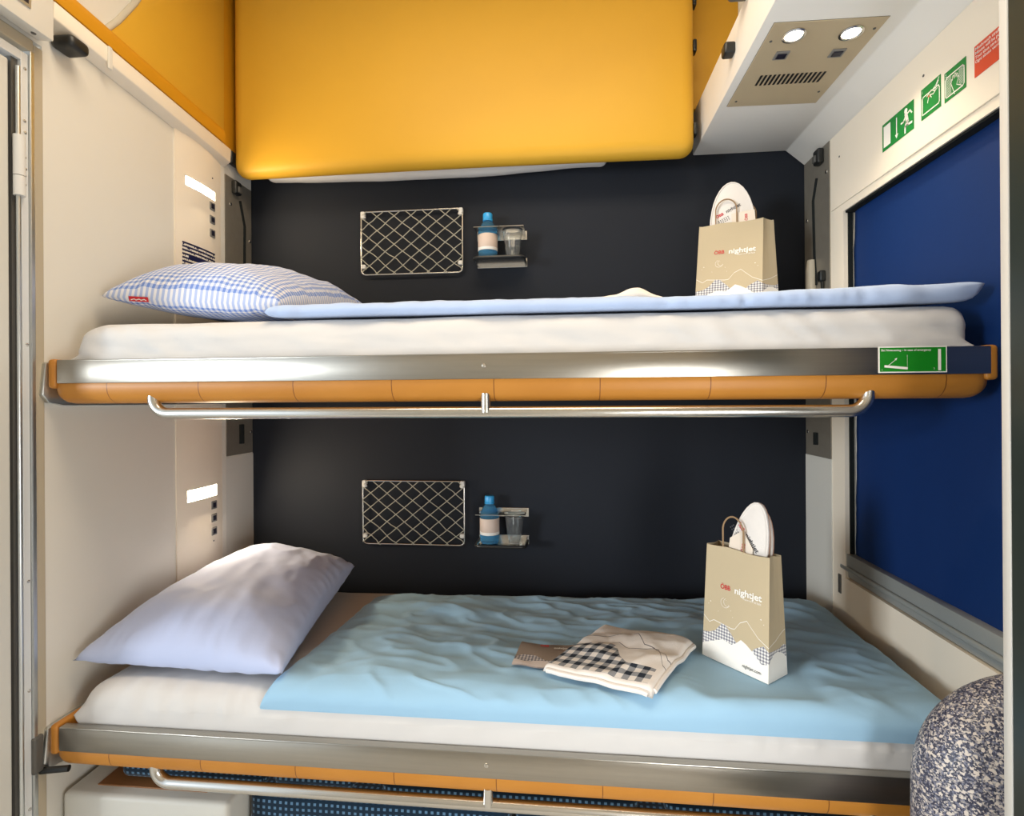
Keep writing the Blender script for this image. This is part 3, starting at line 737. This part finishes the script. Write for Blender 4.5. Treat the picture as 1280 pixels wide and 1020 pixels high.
# ------------------------------------------------------------------ drink holders, bottles, cups
def make_rack():
    c = empty('drink_holder', (.955, 0, 1.75), 'steel drink holder on the blue wall above the upper berth', 'drink holder', 'wall drink holders')
    build(box(BM(), .868, 1.048, -.004, -.0001, 1.730, 1.762, .0008), 'lower_bracket', 'tube_steel', c)
    build(box(BM(), .868, 1.048, -.004, -.0001, 1.828, 1.860, .0008), 'upper_bracket', 'tube_steel', c)
    # ring plate with two round holes
    b2 = bmesh.new(); cs = [((.912, -.048), .037), ((1.0, -.050), .036)]; zt = 1.851
    x0, x1, y0, y1 = .868, 1.042, -.092, -.003
    N = 32; bm = BM()
    xm = .9565
    for (cx, cy), r, xa, xb in ((cs[0][0], cs[0][1], x0, xm), (cs[1][0], cs[1][1], xm, x1)):
        ring = []; rect = []
        for k in range(N):
            a = 2*math.pi*k/N; dx, dy = math.cos(a), math.sin(a)
            ring.append((cx+r*dx, cy+r*dy))
            tx = ((xb-cx)/dx if dx > 1e-9 else (xa-cx)/dx if dx < -1e-9 else 1e9); ty = ((y1-cy)/dy if dy > 1e-9 else (y0-cy)/dy if dy < -1e-9 else 1e9)
            tt = min(tx, ty); rect.append((cx+tt*dx, cy+tt*dy))
        V0 = [bm.verts.new((p[0], p[1], zt)) for p in ring]; V1 = [bm.verts.new((p[0], p[1], zt)) for p in rect]
        for k in range(N): bm.faces.new((V0[k], V0[(k+1) % N], V1[(k+1) % N], V1[k]))
    bmesh.ops.remove_doubles(bm, verts=bm.verts, dist=1e-5)
    o = build(bm, 'ring_plate', 'tube_steel', c); sm = o.modifiers.new('thickness', 'SOLIDIFY'); sm.thickness = .0018; sm.offset = 0
    # tray with a dark raised rim
    def rr(x0, x1, y0, y1, r, n=6):
        P = [(x1, y1), (x0, y1)]
        P += [(x0+r-r*math.cos(math.pi/2*k/n), y0+r-r*math.sin(math.pi/2*k/n)) for k in range(n+1)]
        P += [(x1-r+r*math.sin(math.pi/2*k/n), y0+r-r*math.cos(math.pi/2*k/n)) for k in range(n+1)]
        return P
    bm = BM(); prism(bm, rr(.868, 1.042, -.098, -.004, .022), (0, 0, 1.7395), (1, 0, 0), (0, 1, 0), (0, 0, 1), .004); build(bm, 'tray', 'tube_steel', c)
    Pp = rr(.868, 1.042, -.098, -.004, .022)[1:]+[(1.042, -.004)]
    bm = BM(); tube(bm, [(x, y, 1.744) for x, y in Pp], .0055, 8); build(bm, 'tray_rim', 'black_plastic', c, True)
    return c
def make_bottle():
    b = (.912, -.048, 1.7438)
    c = empty('water_bottle', b, 'small blue water bottle in the holder above the upper berth', 'bottle', 'water bottles')
    bm = BM(); lathe(bm, [(0, .002), (.022, 0), (.030, .003), (.0335, .010), (.0325, .016), (.0340, .022), (.0335, .030), (.0335, .092), (.0340, .100), (.031, .112), (.022, .128), (.0145, .138), (.013, .142), (.013, .152), (0, .152)], b, 32)
    build(bm, 'bottle_body', 'bottle_plastic', c, True)
    bm = BM(); lathe(bm, [(.0338, .033), (.0346, .034), (.0346, .089), (.0338, .090)], b, 32, uv=True); build(bm, 'bottle_label', 'label_print', c, True)
    bm = BM(); lathe(bm, [(.0125, .144), (.0165, .144), (.0168, .147), (.0168, .163), (.015, .167), (0, .168)], b, 24); build(bm, 'cap', 'cap_blue', c, True)
    bm = BM(); lathe(bm, [(.0128, .1395), (.0175, .1400), (.0175, .1430), (.0128, .1435)], b, 24); build(bm, 'neck_ring', 'cap_blue', c, True)
    return c
def make_cup():
    b = (1.0, -.050, 1.7438)
    c = empty('plastic_cup', b, 'clear plastic cup in the holder above the upper berth', 'cup', 'clear cups')
    bm = BM()
    pr = [(0, .003), (.021, .003), (.0235, .008), (.030, .055), (.0335, .066), (.037, .095), (.039, .1085), (.0415, .110), (.0418, .112), (.0405, .1125), (.0385, .110), (.0360, .095), (.0325, .067), (.029, .056), (.0225, .010), (.0205, .0055), (0, .0055)]
    lathe(bm, [(r*.86, h*.88) for r, h in pr], b, 36); build(bm, 'cup_wall', 'cup_plastic', c, True)
    bm = BM()
    for k in range(14):
        a = 2*math.pi*k/14
        tube(bm, [(b[0]+math.cos(a)*(.0208+.0002*0), b[1]+math.sin(a)*.0208, b[2]+.009), (b[0]+math.cos(a)*.0262, b[1]+math.sin(a)*.0262, b[2]+.048)], .0011, 6)
    build(bm, 'cup_ribs', 'cup_plastic', c, True)
    return c
HD = -.995
rack = make_rack(); copy_tree(rack, None, HD, 'steel drink holder on the blue wall above the lower berth')
bot = make_bottle(); copy_tree(bot, None, HD, 'small blue water bottle in the holder above the lower berth')
cup = make_cup(); copy_tree(cup, None, HD, 'clear plastic cup in the holder above the lower berth')

# ------------------------------------------------------------------ gift bags with slippers
def make_bag(zb, H, FL, FR, BR, label, group):
    FL, FR, BR = V(FL), V(FR), V(BR); BL = FL+(BR-FR); BL = V((FL.x+(BR.x-FR.x), FL.y+(BR.y-FR.y)))
    cen = (FL+BR)/2
    c = empty('gift_bag', (cen.x, cen.y, zb), label, 'paper bag', group)
    ins = .10                        # the front and back lean together at the mouth
    def P(q, v):
        q = V(q); f = cen+(q-cen)*(1-.055*v)
        side = (FR-BR).normalized()
        return f
    W = WW = (FR-FL).length; D = (BR-FR).length
    nrm = (FR-BR).normalized()
    def at(u, v):                    # u 0..1 front, 1..1+k side ; v 0..1
        k = D/W; lean = -.18*D*v
        if u <= 1: q = FL.lerp(FR, u); o = nrm*lean
        else:
            w_ = (u-1)/k; q = FR.lerp(BR, w_); o = nrm*(lean*(1-2*w_))
        s = cen+(q-cen)*(1-.05*v)+o
        crease = 0
        if u > 1: crease = -.006*v*math.sin((u-1)/k*math.pi)
        dirr = (FR-FL).normalized()
        return V((s.x+dirr.x*crease, s.y+dirr.y*crease, zb+H*v))
    bm = BM(); lay = bm.loops.layers.uv.verify(); k = D/W
    us = [i/6 for i in range(7)]+[1+k*i/4 for i in range(1, 5)]; vs = [j/8 for j in range(9)]
    G = [[bm.verts.new(at(u, v)+V((0, 0, (.0022*math.sin(u*9+zb*7) if v == 1 else 0)))) for v in vs] for u in us]
    for i in range(len(us)-1):
        for j in range(8):
            f = bm.faces.new((G[i][j], G[i+1][j], G[i+1][j+1], G[i][j+1]))
            for l, (a, b) in zip(f.loops, ((i, j), (i+1, j), (i+1, j+1), (i, j+1))): l[lay].uv = (us[a], vs[b])
    # back and far side mirror the front and near side
    def at2(u, v):
        p = at(u, v); m_ = V((2*cen.x-p.x, 2*cen.y-p.y, p.z)); return m_
    G2 = [[bm.verts.new(at2(u, v)) for v in vs] for u in us]
    for i in range(len(us)-1):
        for j in range(8):
            f = bm.faces.new((G2[i][j], G2[i+1][j], G2[i+1][j+1], G2[i][j+1]))
            for l, (a, b) in zip(f.loops, ((i, j), (i+1, j), (i+1, j+1), (i, j+1))): l[lay].uv = (us[a], vs[b])
    f = bm.faces.new([G[0][0], G[6][0], G2[0][0], G2[6][0]])
    for l in f.loops: l[lay].uv = (.5, .02)
    bmesh.ops.remove_doubles(bm, verts=bm.verts, dist=1e-4)
    bd = build(bm, 'bag_body', 'bag_print', c); sm = bd.modifiers.new('thickness', 'SOLIDIFY'); sm.thickness = .0012; sm.offset = -1
    # printing on the front panel
    o = at(0, 0); rt = (at(1, 0)-at(0, 0)).normalized(); up = (at(0, 1)-at(0, 0)); 
    upn = (at(.5, 1)-at(.5, 0)).normalized()
    n = rt.cross(upn).normalized()
    def F(u, v): return at(u, v)+n*.0006
    text('\u00d6BB', 'lettering', 'red_print', bd, F(.26, .640), rt, upn, .0155, .0006, bold=.012, fit=.155*W)['label'] = 'red lettering'
    text('nightjet', 'lettering', 'white_print', bd, F(.485, .633), rt, upn, .0205, .0006, bold=.025, fit=.40*W)
    text('bequem durch', 'lettering', 'white_print', bd, F(.62, .604), rt, upn, .0058, .0006, fit=.15*W)
    text('die Nacht', 'lettering', 'white_print', bd, F(.785, .602), rt, upn, .0078, .0006, fit=.10*W)
    text('nightjet.com', 'lettering', 'dark_print', bd, F(.63, .048), rt, upn, .0105, .0006, fit=.27*W)
    bm = BM()
    for (u, v, s) in ((.11, .50, 2.2), (.08, .475, 1.4), (.44, .475, 1.2), (.24, .435, 1.2), (.89, .49, 2.4), (.93, .455, 1.4), (.47, .425, 1.2), (.33, .52, 1), (.40, .515, 1.2), (.36, .55, 1)):
        s *= .0011; p = F(u, v); d = s*.42
        flat(bm, [(0, s), (d*.5, d*.5), (s, 0), (d*.5, -d*.5), (0, -s), (-d*.5, -d*.5), (-s, 0), (-d*.5, d*.5)], p, rt, upn, .0006)
    build(bm, 'stars', 'white_print', bd); bm = BM()
    R1 = .011; mo = [(R1*math.cos(R(a)), R1*math.sin(R(a))) for a in range(110, 331, 20)]; mi_ = [(.0052+R1*.80*math.cos(R(a)), .002+R1*.80*math.sin(R(a))) for a in range(320, 119, -20)]
    strip2(bm, mo, .0007, F(.345, .525), rt, upn, .0006); strip2(bm, mi_, .0007, F(.345, .525), rt, upn, .0006)
    build(bm, 'moon', 'white_print', bd)
    # twisted paper handles, one on each long side
    for sgn in (0, 1):
        bm = BM()
        def hp(u, v):
            p = at(u, v)
            if sgn: p = V((2*cen.x-p.x, 2*cen.y-p.y, p.z))
            return p-n*(.003 if not sgn else -.003)
        a, b = hp(.27, .93), hp(.60, .93)
        pts = [a, a+V((0, 0, .045))]; mid = (a+b)/2; wv = (b-a)/2; hh = .064 if not sgn else .05
        top = a.z+hh
        pts += [mid-wv*math.cos(t)*(1-.12*math.sin(t))+V((0, 0, hh+.030*math.sin(t)*1.0)) for t in [math.pi*k/12 for k in range(13)]]
        for q in pts[2:]: q.z = top+(q.z-a.z-hh)*1.0
        pts += [b+V((0, 0, .045)), b]
        tube(bm, pts, .0021, 8); build(bm, 'handle', 'paper_handle', c, True)
    return c, at, rt, upn, n, cen
# lower bag
bgL, atL, rtL, upL, nL, cL = make_bag(.6355, .267, (1.503, -.577), (1.609, -.703), (1.668, -.655), 'beige printed paper gift bag standing on the lower berth duvet', 'gift bags')
UF = ((1.590, -.17), (1.772, -.235), (1.836, -.20))
bgU, atU, rtU, upU, nU, cU = make_bag(1.5352, .264, UF[0], UF[1], UF[2], 'beige printed paper gift bag standing on the upper berth duvet', 'gift bags')
def make_slipper(c0, rt, tilt, w, h, label, group, lettering, lean=0, n=None):
    """flat open terry slipper standing on its heel, toe up; c0 = bottom centre"""
    up = (V((0, 0, 1))*math.cos(tilt)+V(rt)*math.sin(tilt)).normalized(); r_ = (V(rt)*math.cos(tilt)-V((0, 0, 1))*math.sin(tilt)).normalized()
    if n is not None: up = (up-V(n)*lean).normalized()
    nn = r_.cross(up).normalized()
    c = empty('slipper', c0, label, 'slipper', group)
    out = []
    for k in range(40):
        a = 2*math.pi*k/40; x = math.cos(a)*w/2; y = h/2+math.sin(a)*h/2
        x *= .76+.24*min(1, y/h*1.15); out.append((x, y))
    bm = BM(); prism(bm, out, V(c0), r_, up, nn, .009, .003); build(bm, 'sole', 'terry_white', c, True)
    bm = BM(); prism(bm, [(x*.985, h/2+(y-h/2)*.99) for x, y in out], V(c0)-nn*.0032, r_, up, nn, .0035, .001); s_ = build(bm, 'outsole', 'tan_sole', c, True); s_['label'] = 'tan outsole'
    bm = BM(); ring = [V(c0)+r_*x*.985+up*(h/2+(y-h/2)*.99)+nn*.009 for x, y in out]; tube(bm, ring, .0026, 8, closed=True); build(bm, 'binding', 'terry_white', c, True)
    if lettering:
        a = lettering
        lr = (r_*math.cos(a[2])+up*math.sin(a[2])); lu = (up*math.cos(a[2])-r_*math.sin(a[2]))
        p = V(c0)+r_*a[0]+up*a[1]+nn*.0094
        text('\u00d6BB', 'lettering', 'red_print', c, p, lr, lu, .012, .0004, bold=.03); text('nightjet', 'lettering', 'dark_print', c, p+lr*.032, lr, lu, .015, .0004, bold=.02)
        bm = BM()
        for i in range(6):
            for j in range(3):
                flat(bm, [(.006*i, .005*j), (.006*i+.003, .005*j), (.006*i+.003, .005*j+.0025), (.006*i, .005*j+.0025)], p-lu*.022, lr, lu, .0003)
        build(bm, 'check_print', 'dark_print', c)
    return c, r_, up, nn
d = V((nU.x, nU.y, 0)).normalized()
p0 = V((cU.x, cU.y, 1.537))
make_slipper(p0-V((rtU.x, rtU.y, 0))*.003-d*.005, rtU, R(-1.5), .146, .392, 'large white terry slipper standing in the upper gift bag', None, (-.045, .285, R(22)))
def card(c0, rt, tilt, w, h, label, mark, point=0):
    up = (V((0, 0, 1))*math.cos(tilt)+V(rt)*math.sin(tilt)).normalized(); r_ = (V(rt)*math.cos(tilt)-V((0, 0, 1))*math.sin(tilt)).normalized(); nn = r_.cross(up)
    c = empty('paper_card', c0, label, 'card')
    bm = BM(); prism(bm, [(-w/2, 0), (w/2, 0), (w/2, h-point)]+([(0, h)] if point else [(w/2, h)])*1+[(-w/2, h-point*.8)], c0, r_, up, nn, .0012); build(bm, 'card_sheet', 'paper_cream', c)
    text('\u00d6BB', 'lettering', 'red_print', c, V(c0)+r_*mark[0]+up*mark[1]+nn*.0012, up, -r_, .011, .0004, bold=.02)
    return c
card(p0+d*.0078+V((rtU.x, rtU.y, .05))*.036, rtU, R(-3), .066, .292, 'cream card with red lettering beside the slipper in the upper gift bag', (.012, .262))
d = V((nL.x, nL.y, 0)).normalized(); q0 = V((cL.x, cL.y, .641))-V((rtL.x, rtL.y, 0))*.038
make_slipper(q0+d*.001, rtL, R(12.5), .100, .386, 'front white terry slipper standing in the lower gift bag', 'slippers in the lower bag', (-.040, .322, R(-40)))
make_slipper(q0-d*.0144+V((rtL.x, rtL.y, 0))*.004, rtL, R(12.5), .098, .366, 'rear white terry slipper with tan outsole behind another in the lower gift bag', 'slippers in the lower bag', None)
card(q0+d*.0150+V((rtL.x, rtL.y, 0))*.006, rtL, R(8), .058, .312, 'cream pointed card with red lettering in front of the slippers in the lower bag', (.010, .262), .035)

# ------------------------------------------------------------------ towels, brochure
DUV = [duvet_low(i/120, j/90, 1) for i in range(121) for j in range(91)]
def duv_top(x, y):
    # height of the lower duvet under a point
    near = [p.z for p in DUV if (p.x-x)**2+(p.y-y)**2 < .028**2]
    return max(near) if near else .60
def towel(name, m, crn, label, zf, T, seed, nlay=2, nu=60, nv=60):
    def fn(u, v, s):
        p = bil(crn, u, v); z = zf(p.x, p.y)
        e = edge(u, 24)*edge(v, 24)
        w = .005*fbm(u*2.5+seed, v*3, 1, 3)+.008*math.exp(-((u+v-1.45+.1*fbm(u*3, v*3, 5, 2))/.10)**2)*u
        return V((p.x, p.y, z+(T*e+w*edge(u, 8)*edge(v, 8) if s > 0 else 0)))
    bm = BM(); puff(bm, fn, nu, nv); c = build(bm, name, m, None, True, 180)
    tag(c, label, 'towel'); return c, fn
zcache = {}
def zf(x, y):
    k = (round(x/.02), round(y/.02))
    if k not in zcache: zcache[k] = duv_top(k[0]*.02, k[1]*.02)
    return zcache[k]
def zs(x, y):   # smoothed lookup
    i, j = math.floor(x/.02), math.floor(y/.02); a, b = x/.02-i, y/.02-j
    g_ = lambda p, q: zf((p)*.02, (q)*.02)
    return (g_(i, j)*(1-a)+g_(i+1, j)*a)*(1-b)+(g_(i, j+1)*(1-a)+g_(i+1, j+1)*a)*b+.003
tw, tf = towel('hand_towel', 'towel_print', [(1.279, -.470), (1.490, -.565), (1.350, -.790), (1.122, -.705)], 'folded white hand towel with black gingham print on the lower duvet', lambda x, y: zs(x, y)+.006, .016, 3.0)
bm = BM()
tube(bm, [V(tf(k/24, .995, 1))+V((0, -.001, -.003)) for k in range(1, 24)], .006, 8); build(bm, 'front_fold', 'terry_white', tw, True)
bm = BM(); tube(bm, [V(tf(.995, k/24, 1))+V((.001, 0, -.003)) for k in range(1, 24)], .006, 8); build(bm, 'side_fold', 'terry_white', tw, True)
def zu_(x, y): return 1.4705
def tfold(u, v, s):
    p = bil([(1.25, -.48, 0), (1.43, -.45, 0), (1.405, -.655, 0), (1.235, -.655, 0)], u, v)
    h = (.010+.020*math.exp(-((u-.62)/.2)**2)+.002*fbm(u*6, v*6, 2, 2))*edge(u, 5)*edge(v, 8)
    return V((p.x, p.y, 1.4715+tilt_u(p.y)+(h if s > 0 else 0)))
bm = BM(); puff(bm, tfold, 40, 30); tag(build(bm, 'hand_towel', 'terry_white', None, True, 180), 'crumpled cream hand towel lying on the upper duvet', 'towel')
bm = BM()
def bro(u, v, s):
    p = bil([(1.066, -.560, 0), (1.235, -.560, 0), (1.225, -.685, 0), (1.052, -.688, 0)], u, v)
    return V((p.x, p.y, zs(p.x, p.y)+.0015+(.0025 if s > 0 else 0)))
puff(bm, bro, 16, 14)
for f in bm.faces:
    for l in f.loops: l[bm.loops.layers.uv.verify()].uv = (l[bm.loops.layers.uv.verify()].uv.x, 1-l[bm.loops.layers.uv.verify()].uv.y)
br = build(bm, 'brochure', 'brochure_print', None); tag(br, 'small taupe printed brochure tucked under the gingham towel', 'brochure')
pz = bro(.30, .24, 1); text('\u00d6BB', 'lettering', 'red_print', br, V(pz)+V((0, 0, .001)), (1, 0, 0), (0, 1, .02), .011, .0006, bold=.03)
pz = bro(.50, .28, 1); text('nightjet', 'lettering', 'white_print', br, V(pz)+V((0, 0, .001)), (1, 0, 0), (0, 1, .02), .011, .0006, bold=.02)

# ------------------------------------------------------------------ signs on the panel above the window
SX = 1.9953
def sign(name, y0, y1, z0, z1, m, label, cat):
    # y0 is the end nearer the back wall (left in the picture)
    c = build(box(BM(), SX-.0010, SX, y1, y0, z0, z1), name, m, None); tag(c, label, cat)
    return c, (SX-.0012, y0, z0), (0, -1, 0), (0, 0, 1), y0-y1, z1-z0
c, o, rt, up, W, H = sign('exit_sign', -.447, -.567, 1.882, 1.951, 'sign_green', 'green exit sign with running man and down arrow, leftmost above the window', 'sign')
bm = BM()
flat(bm, [(.006, .008), (.034, .008), (.034, H-.008), (.006, H-.008)], o, rt, up, .0003)
strip2(bm, [(.058, H-.012), (.058, .016)], .003, o, rt, up, .0003); flat(bm, [(.052, .018), (.064, .018), (.058, .007)], o, rt, up, .0003)
# running figure
hx, hz = .093, .056; flat(bm, [(hx+.006*math.cos(R(a)), hz+.0062*math.sin(R(a))) for a in range(0, 360, 30)], o, rt, up, .0003)
strip2(bm, [(.094, .046), (.098, .030)], .010, o, rt, up, .0003); strip2(bm, [(.096, .046), (.108, .050), (.114, .042)], .004, o, rt, up, .0003)
strip2(bm, [(.092, .044), (.084, .034), (.076, .034)], .004, o, rt, up, .0003); strip2(bm, [(.097, .029), (.100, .020), (.113, .019)], .0052, o, rt, up, .0003)
strip2(bm, [(.098, .030), (.090, .020), (.090, .006)], .0052, o, rt, up, .0003)
build(bm, 'pictogram', 'white_print', c)
c, o, rt, up, W, H = sign('window_sign', -.593, -.655, 1.885, 1.955, 'sign_green', 'green sign numbered 1 showing a hammer breaking the window pane', 'sign')
bm = BM(); strip2(bm, [(.006, .010), (.056, .010), (.059, .014), (.059, .044), (.056, .050), (.008, .050), (.005, .046), (.005, .012)], .0026, o, rt, up, .0003, True)
for a in (((.020, .045), (.034, .052), (.044, .044), (.056, .060)), ((.028, .044), (.040, .040), (.052, .046)), ((.036, .050), (.048, .054), (.058, .066)), ((.026, .042), (.022, .030)), ((.030, .042), (.034, .036))): strip2(bm, a, .002, o, rt, up, .0003)
build(bm, 'pictogram', 'white_print', c)
text('1', 'numeral', 'white_print', c, V(o)+V((-.0003, -.003, H-.012)), rt, up, .010, .0003)
bm = BM(); flat(bm, [(.024, .043), (.030, .045), (.029, .041), (.024, .040)], o, rt, up, .0006); build(bm, 'red_spark', 'sign_red', c)
c, o, rt, up, W, H = sign('window_sign', -.6665, -.7265, 1.884, 1.947, 'sign_green', 'green sign numbered 2 showing a hand pushing out the window pane', 'sign')
bm = BM(); strip2(bm, [(.006, .008), (.052, .008), (.056, .012), (.056, .046), (.052, .050), (.008, .050), (.004, .046), (.004, .012)], .0026, o, rt, up, .0003, True)
for k in range(11):
    z = .012+.0034*k; strip2(bm, [(.007, z), (.020, z)], .0011, o, rt, up, .0003); strip2(bm, [(.042, z+.003), (.053, z+.003)], .0011, o, rt, up, .0003)
hand = [(.024, .020), (.020, .030), (.022, .038), (.024, .036), (.025, .044), (.028, .044), (.029, .037), (.031, .046), (.034, .045), (.034, .037), (.037, .043), (.039, .041), (.038, .034), (.041, .036), (.042, .033), (.038, .026), (.036, .020)]
strip2(bm, hand, .0014, o, rt, up, .0004); strip2(bm, [(.024, .020), (.030, .004)], .0014, o, rt, up, .0004); strip2(bm, [(.036, .020), (.050, .010)], .0014, o, rt, up, .0004)
build(bm, 'pictogram', 'white_print', c)
text('2', 'numeral', 'white_print', c, V(o)+V((-.0003, -.003, H-.011)), rt, up, .010, .0003)
c, o, rt, up, W, H = sign('notice', -.749, -.84, 1.888, 1.950, 'sign_red', 'orange-red notice with white writing, rightmost above the window', 'sign')
for k, s in enumerate(('Missbrauch strafbar', 'Misuse will be punished', 'Tout abus sera puni', 'Ogni abuso verr\u00e0 punito')):
    text(s, 'lettering', 'white_print', c, V(o)+V((-.0003, -.003, H-.010-.0085*k)), rt, up, .0085, .0003, bold=.01)
bm = BM()
for y, z in ((-.235, 1.97), (-.6, 1.985)): disc(bm, (1.9955, y, z), (-1, 0, 0), .003, .001, 10)
tag(build(bm, 'trim_6', 'grey_plastic', None), kind='structure')

# ------------------------------------------------------------------ near right: tall cabinet edge and speckled basin
c = empty('tall_cabinet', (1.92, -1.08, .0), 'dark green tall cabinet edge with white trim at the far right', 'cabinet')
build(box(BM(), 1.812, 1.994, -1.50, -1.0615, 0.002, 2.09), 'panel', 'dark_panel', c)
bm = BM(); box(bm, 1.810, 1.994, -1.061, -1.046, 0.002, 2.09, .003); build(bm, 'edge_trim', 'white_frame', c, True)
bm = BM()
def granite():
    b2 = bmesh.new(); bmesh.ops.create_icosphere(b2, subdivisions=5, radius=1)
    for v in b2.verts:
        p = v.co
        e = 2.5; q = (abs(p.x)**e+abs(p.z)**e)**(1/e); l = math.sqrt(p.x**2+p.z**2) or 1
        k = l/q if q > 0 else 1
        v.co = V((1.985+p.x*.222*(.55*1+.45*k), -.93+p.y*.105, .585+p.z*.205*(.55+.45*k)))
    for v in b2.verts:
        if v.co.z < .585: v.co = V((1.985+(v.co.x-1.985)*max(1, 1/max(.35, math.sqrt(max(.01, 1-((.585-v.co.z)/.205)**2)))), v.co.y, .585-(.585-v.co.z)/.205*.583))
    r = bmesh.ops.bisect_plane(b2, geom=b2.verts[:]+b2.edges[:]+b2.faces[:], plane_co=(1.995, 0, 0), plane_no=(1, 0, 0), clear_outer=True)
    bmesh.ops.holes_fill(b2, edges=b2.edges[:]); return b2
tag(build(granite(), 'rounded_counter', 'speckled_stone', None, True, 60), 'bulging speckled grey and navy rounded unit at the bottom right corner', 'counter')

# ------------------------------------------------------------------ under the lower berth
c = empty('side_box', (.17, -.55, 0), 'white box with brown top inset under the left end of the lower berth', 'box')
bm = BM(); box(bm, .012, .42, -.775, -.20, .002, .350, .012, 3); build(bm, 'body', 'grey_white_laminate', c, True)
bm = BM(); box(bm, .075, .35, -.745, -.26, .3495, .353, .001); build(bm, 'inset', 'brown_inset', c)
def seat(x0, x1, z0, z1, y0, y1, label):
    bm = BM(); rbox(bm, x0, x1, y0, y1, z0, z1, .022, (max(4, int((x1-x0)*30)), 5, 3), lambda p, n: n*.003*fbm(p.x*6, p.y*6, p.z*6), uvs=.0138)
    o = build(bm, 'seat_cushion', 'seat_check', None, True, 180); tag(o, label, 'seat cushion', 'seat cushions under the lower berth'); return o
seat(.118, .485, .358, .402, -.735, -.15, 'navy checked seat cushion above the white box under the lower berth')
seat(.49, .69, .352, .396, -.72, -.15, 'short navy checked seat cushion, second from the left under the lower berth')
seat(.755, 1.33, .350, .398, -.73, -.15, 'long navy checked seat cushion behind the middle bracket of the lower grab bar')
seat(1.385, 1.93, .350, .398, -.73, -.15, 'navy checked seat cushion rightmost under the lower berth')
for x0, x1, lb in ((.43, 1.05, 'navy checked lower bench seat, left, beneath the other cushions'), (1.06, 1.93, 'navy checked lower bench seat, right, beneath the other cushions')):
    seat(x0, x1, .2225, .342, -.72, -.15, lb)
bm = BM(); box(bm, .43, 1.95, -.66, -.12, .002, .218, .004); tag(build(bm, 'bench_base', 'dark_panel', None), 'dark bench base below the navy checked seats', 'bench')

# ================================================================== LIGHT
def area(name, loc, aim, size, sizey, power, col):
    l = bpy.data.lights.new(name, 'AREA'); l.shape = 'RECTANGLE'; l.size = size; l.size_y = sizey; l.energy = power; l.color = col
    o = bpy.data.objects.new(name, l); COL.objects.link(o); o.location = loc
    o.rotation_euler = (V(aim)-V(loc)).to_track_quat('-Z', 'Y').to_euler(); return o
area('corridor_daylight', (-4.4, -5.1, 1.50), (1.4, -.45, .95), 1.3, 1.5, 300, (.88, .95, 1.0))
area('added_fill', (1.90, -1.95, .80), (0.6, -.35, .95), .7, .8, 18, (.97, .99, 1.0))  # unseen fill light, added to brighten the left wall and lower berth
area('ceiling_lamp', (1.0, -1.15, ZC-.03), (1.0, -1.2, 0), 1.2, .55, 19, (1.0, .83, .62))
for i, (x, y) in enumerate(((1.713, -.602), (1.842, -.597))):
    l = bpy.data.lights.new('spot', 'SPOT'); l.energy = 5; l.spot_size = R(110); l.spot_blend = .6; l.color = (1, .85, .62); l.shadow_soft_size = .02
    o = bpy.data.objects.new('spot', l); COL.objects.link(o); o.location = (x, y, 2.09)
for z, p in ((1.943, 1.6), (.958, 2.4)):
    area('reading_lamp', (.030, -.29, z), (1, -.29, z-.25), .13, .028, p, (1, .82, .58))
wd = bpy.data.worlds.new('World'); S.world = wd; wd.use_nodes = True
bg = wd.node_tree.nodes['Background']; bg.inputs[0].default_value = (.80, .90, 1.0, 1); bg.inputs[1].default_value = 1.0

# ================================================================== CAMERA
cam = bpy.data.cameras.new('camera'); co = bpy.data.objects.new('camera', cam); COL.objects.link(co); S.camera = co
cam.sensor_width = 36; cam.sensor_fit = 'HORIZONTAL'; cam.lens = 653.39/1280*36; cam.shift_y = -9.4554/1280; cam.clip_start = .02
yaw, pitch, roll = .09725825, .00062537, -.00632669
fw = V((-math.sin(yaw)*math.cos(pitch), math.cos(yaw)*math.cos(pitch), math.sin(pitch))); r0 = V((math.cos(yaw), math.sin(yaw), 0)); u0 = r0.cross(fw)
r1 = r0*math.cos(roll)+u0*math.sin(roll); u1 = u0*math.cos(roll)-r0*math.sin(roll)
mx = Matrix((r1, u1, -fw)).transposed().to_4x4(); mx.translation = V((1.17262795, -1.87708687, 1.25)); co.matrix_world = mx

S.view_settings.view_transform = 'Standard'; S.view_settings.look = 'None'; S.view_settings.gamma = 1; S.view_settings.use_curve_mapping = False
S.view_settings.exposure = 0.13
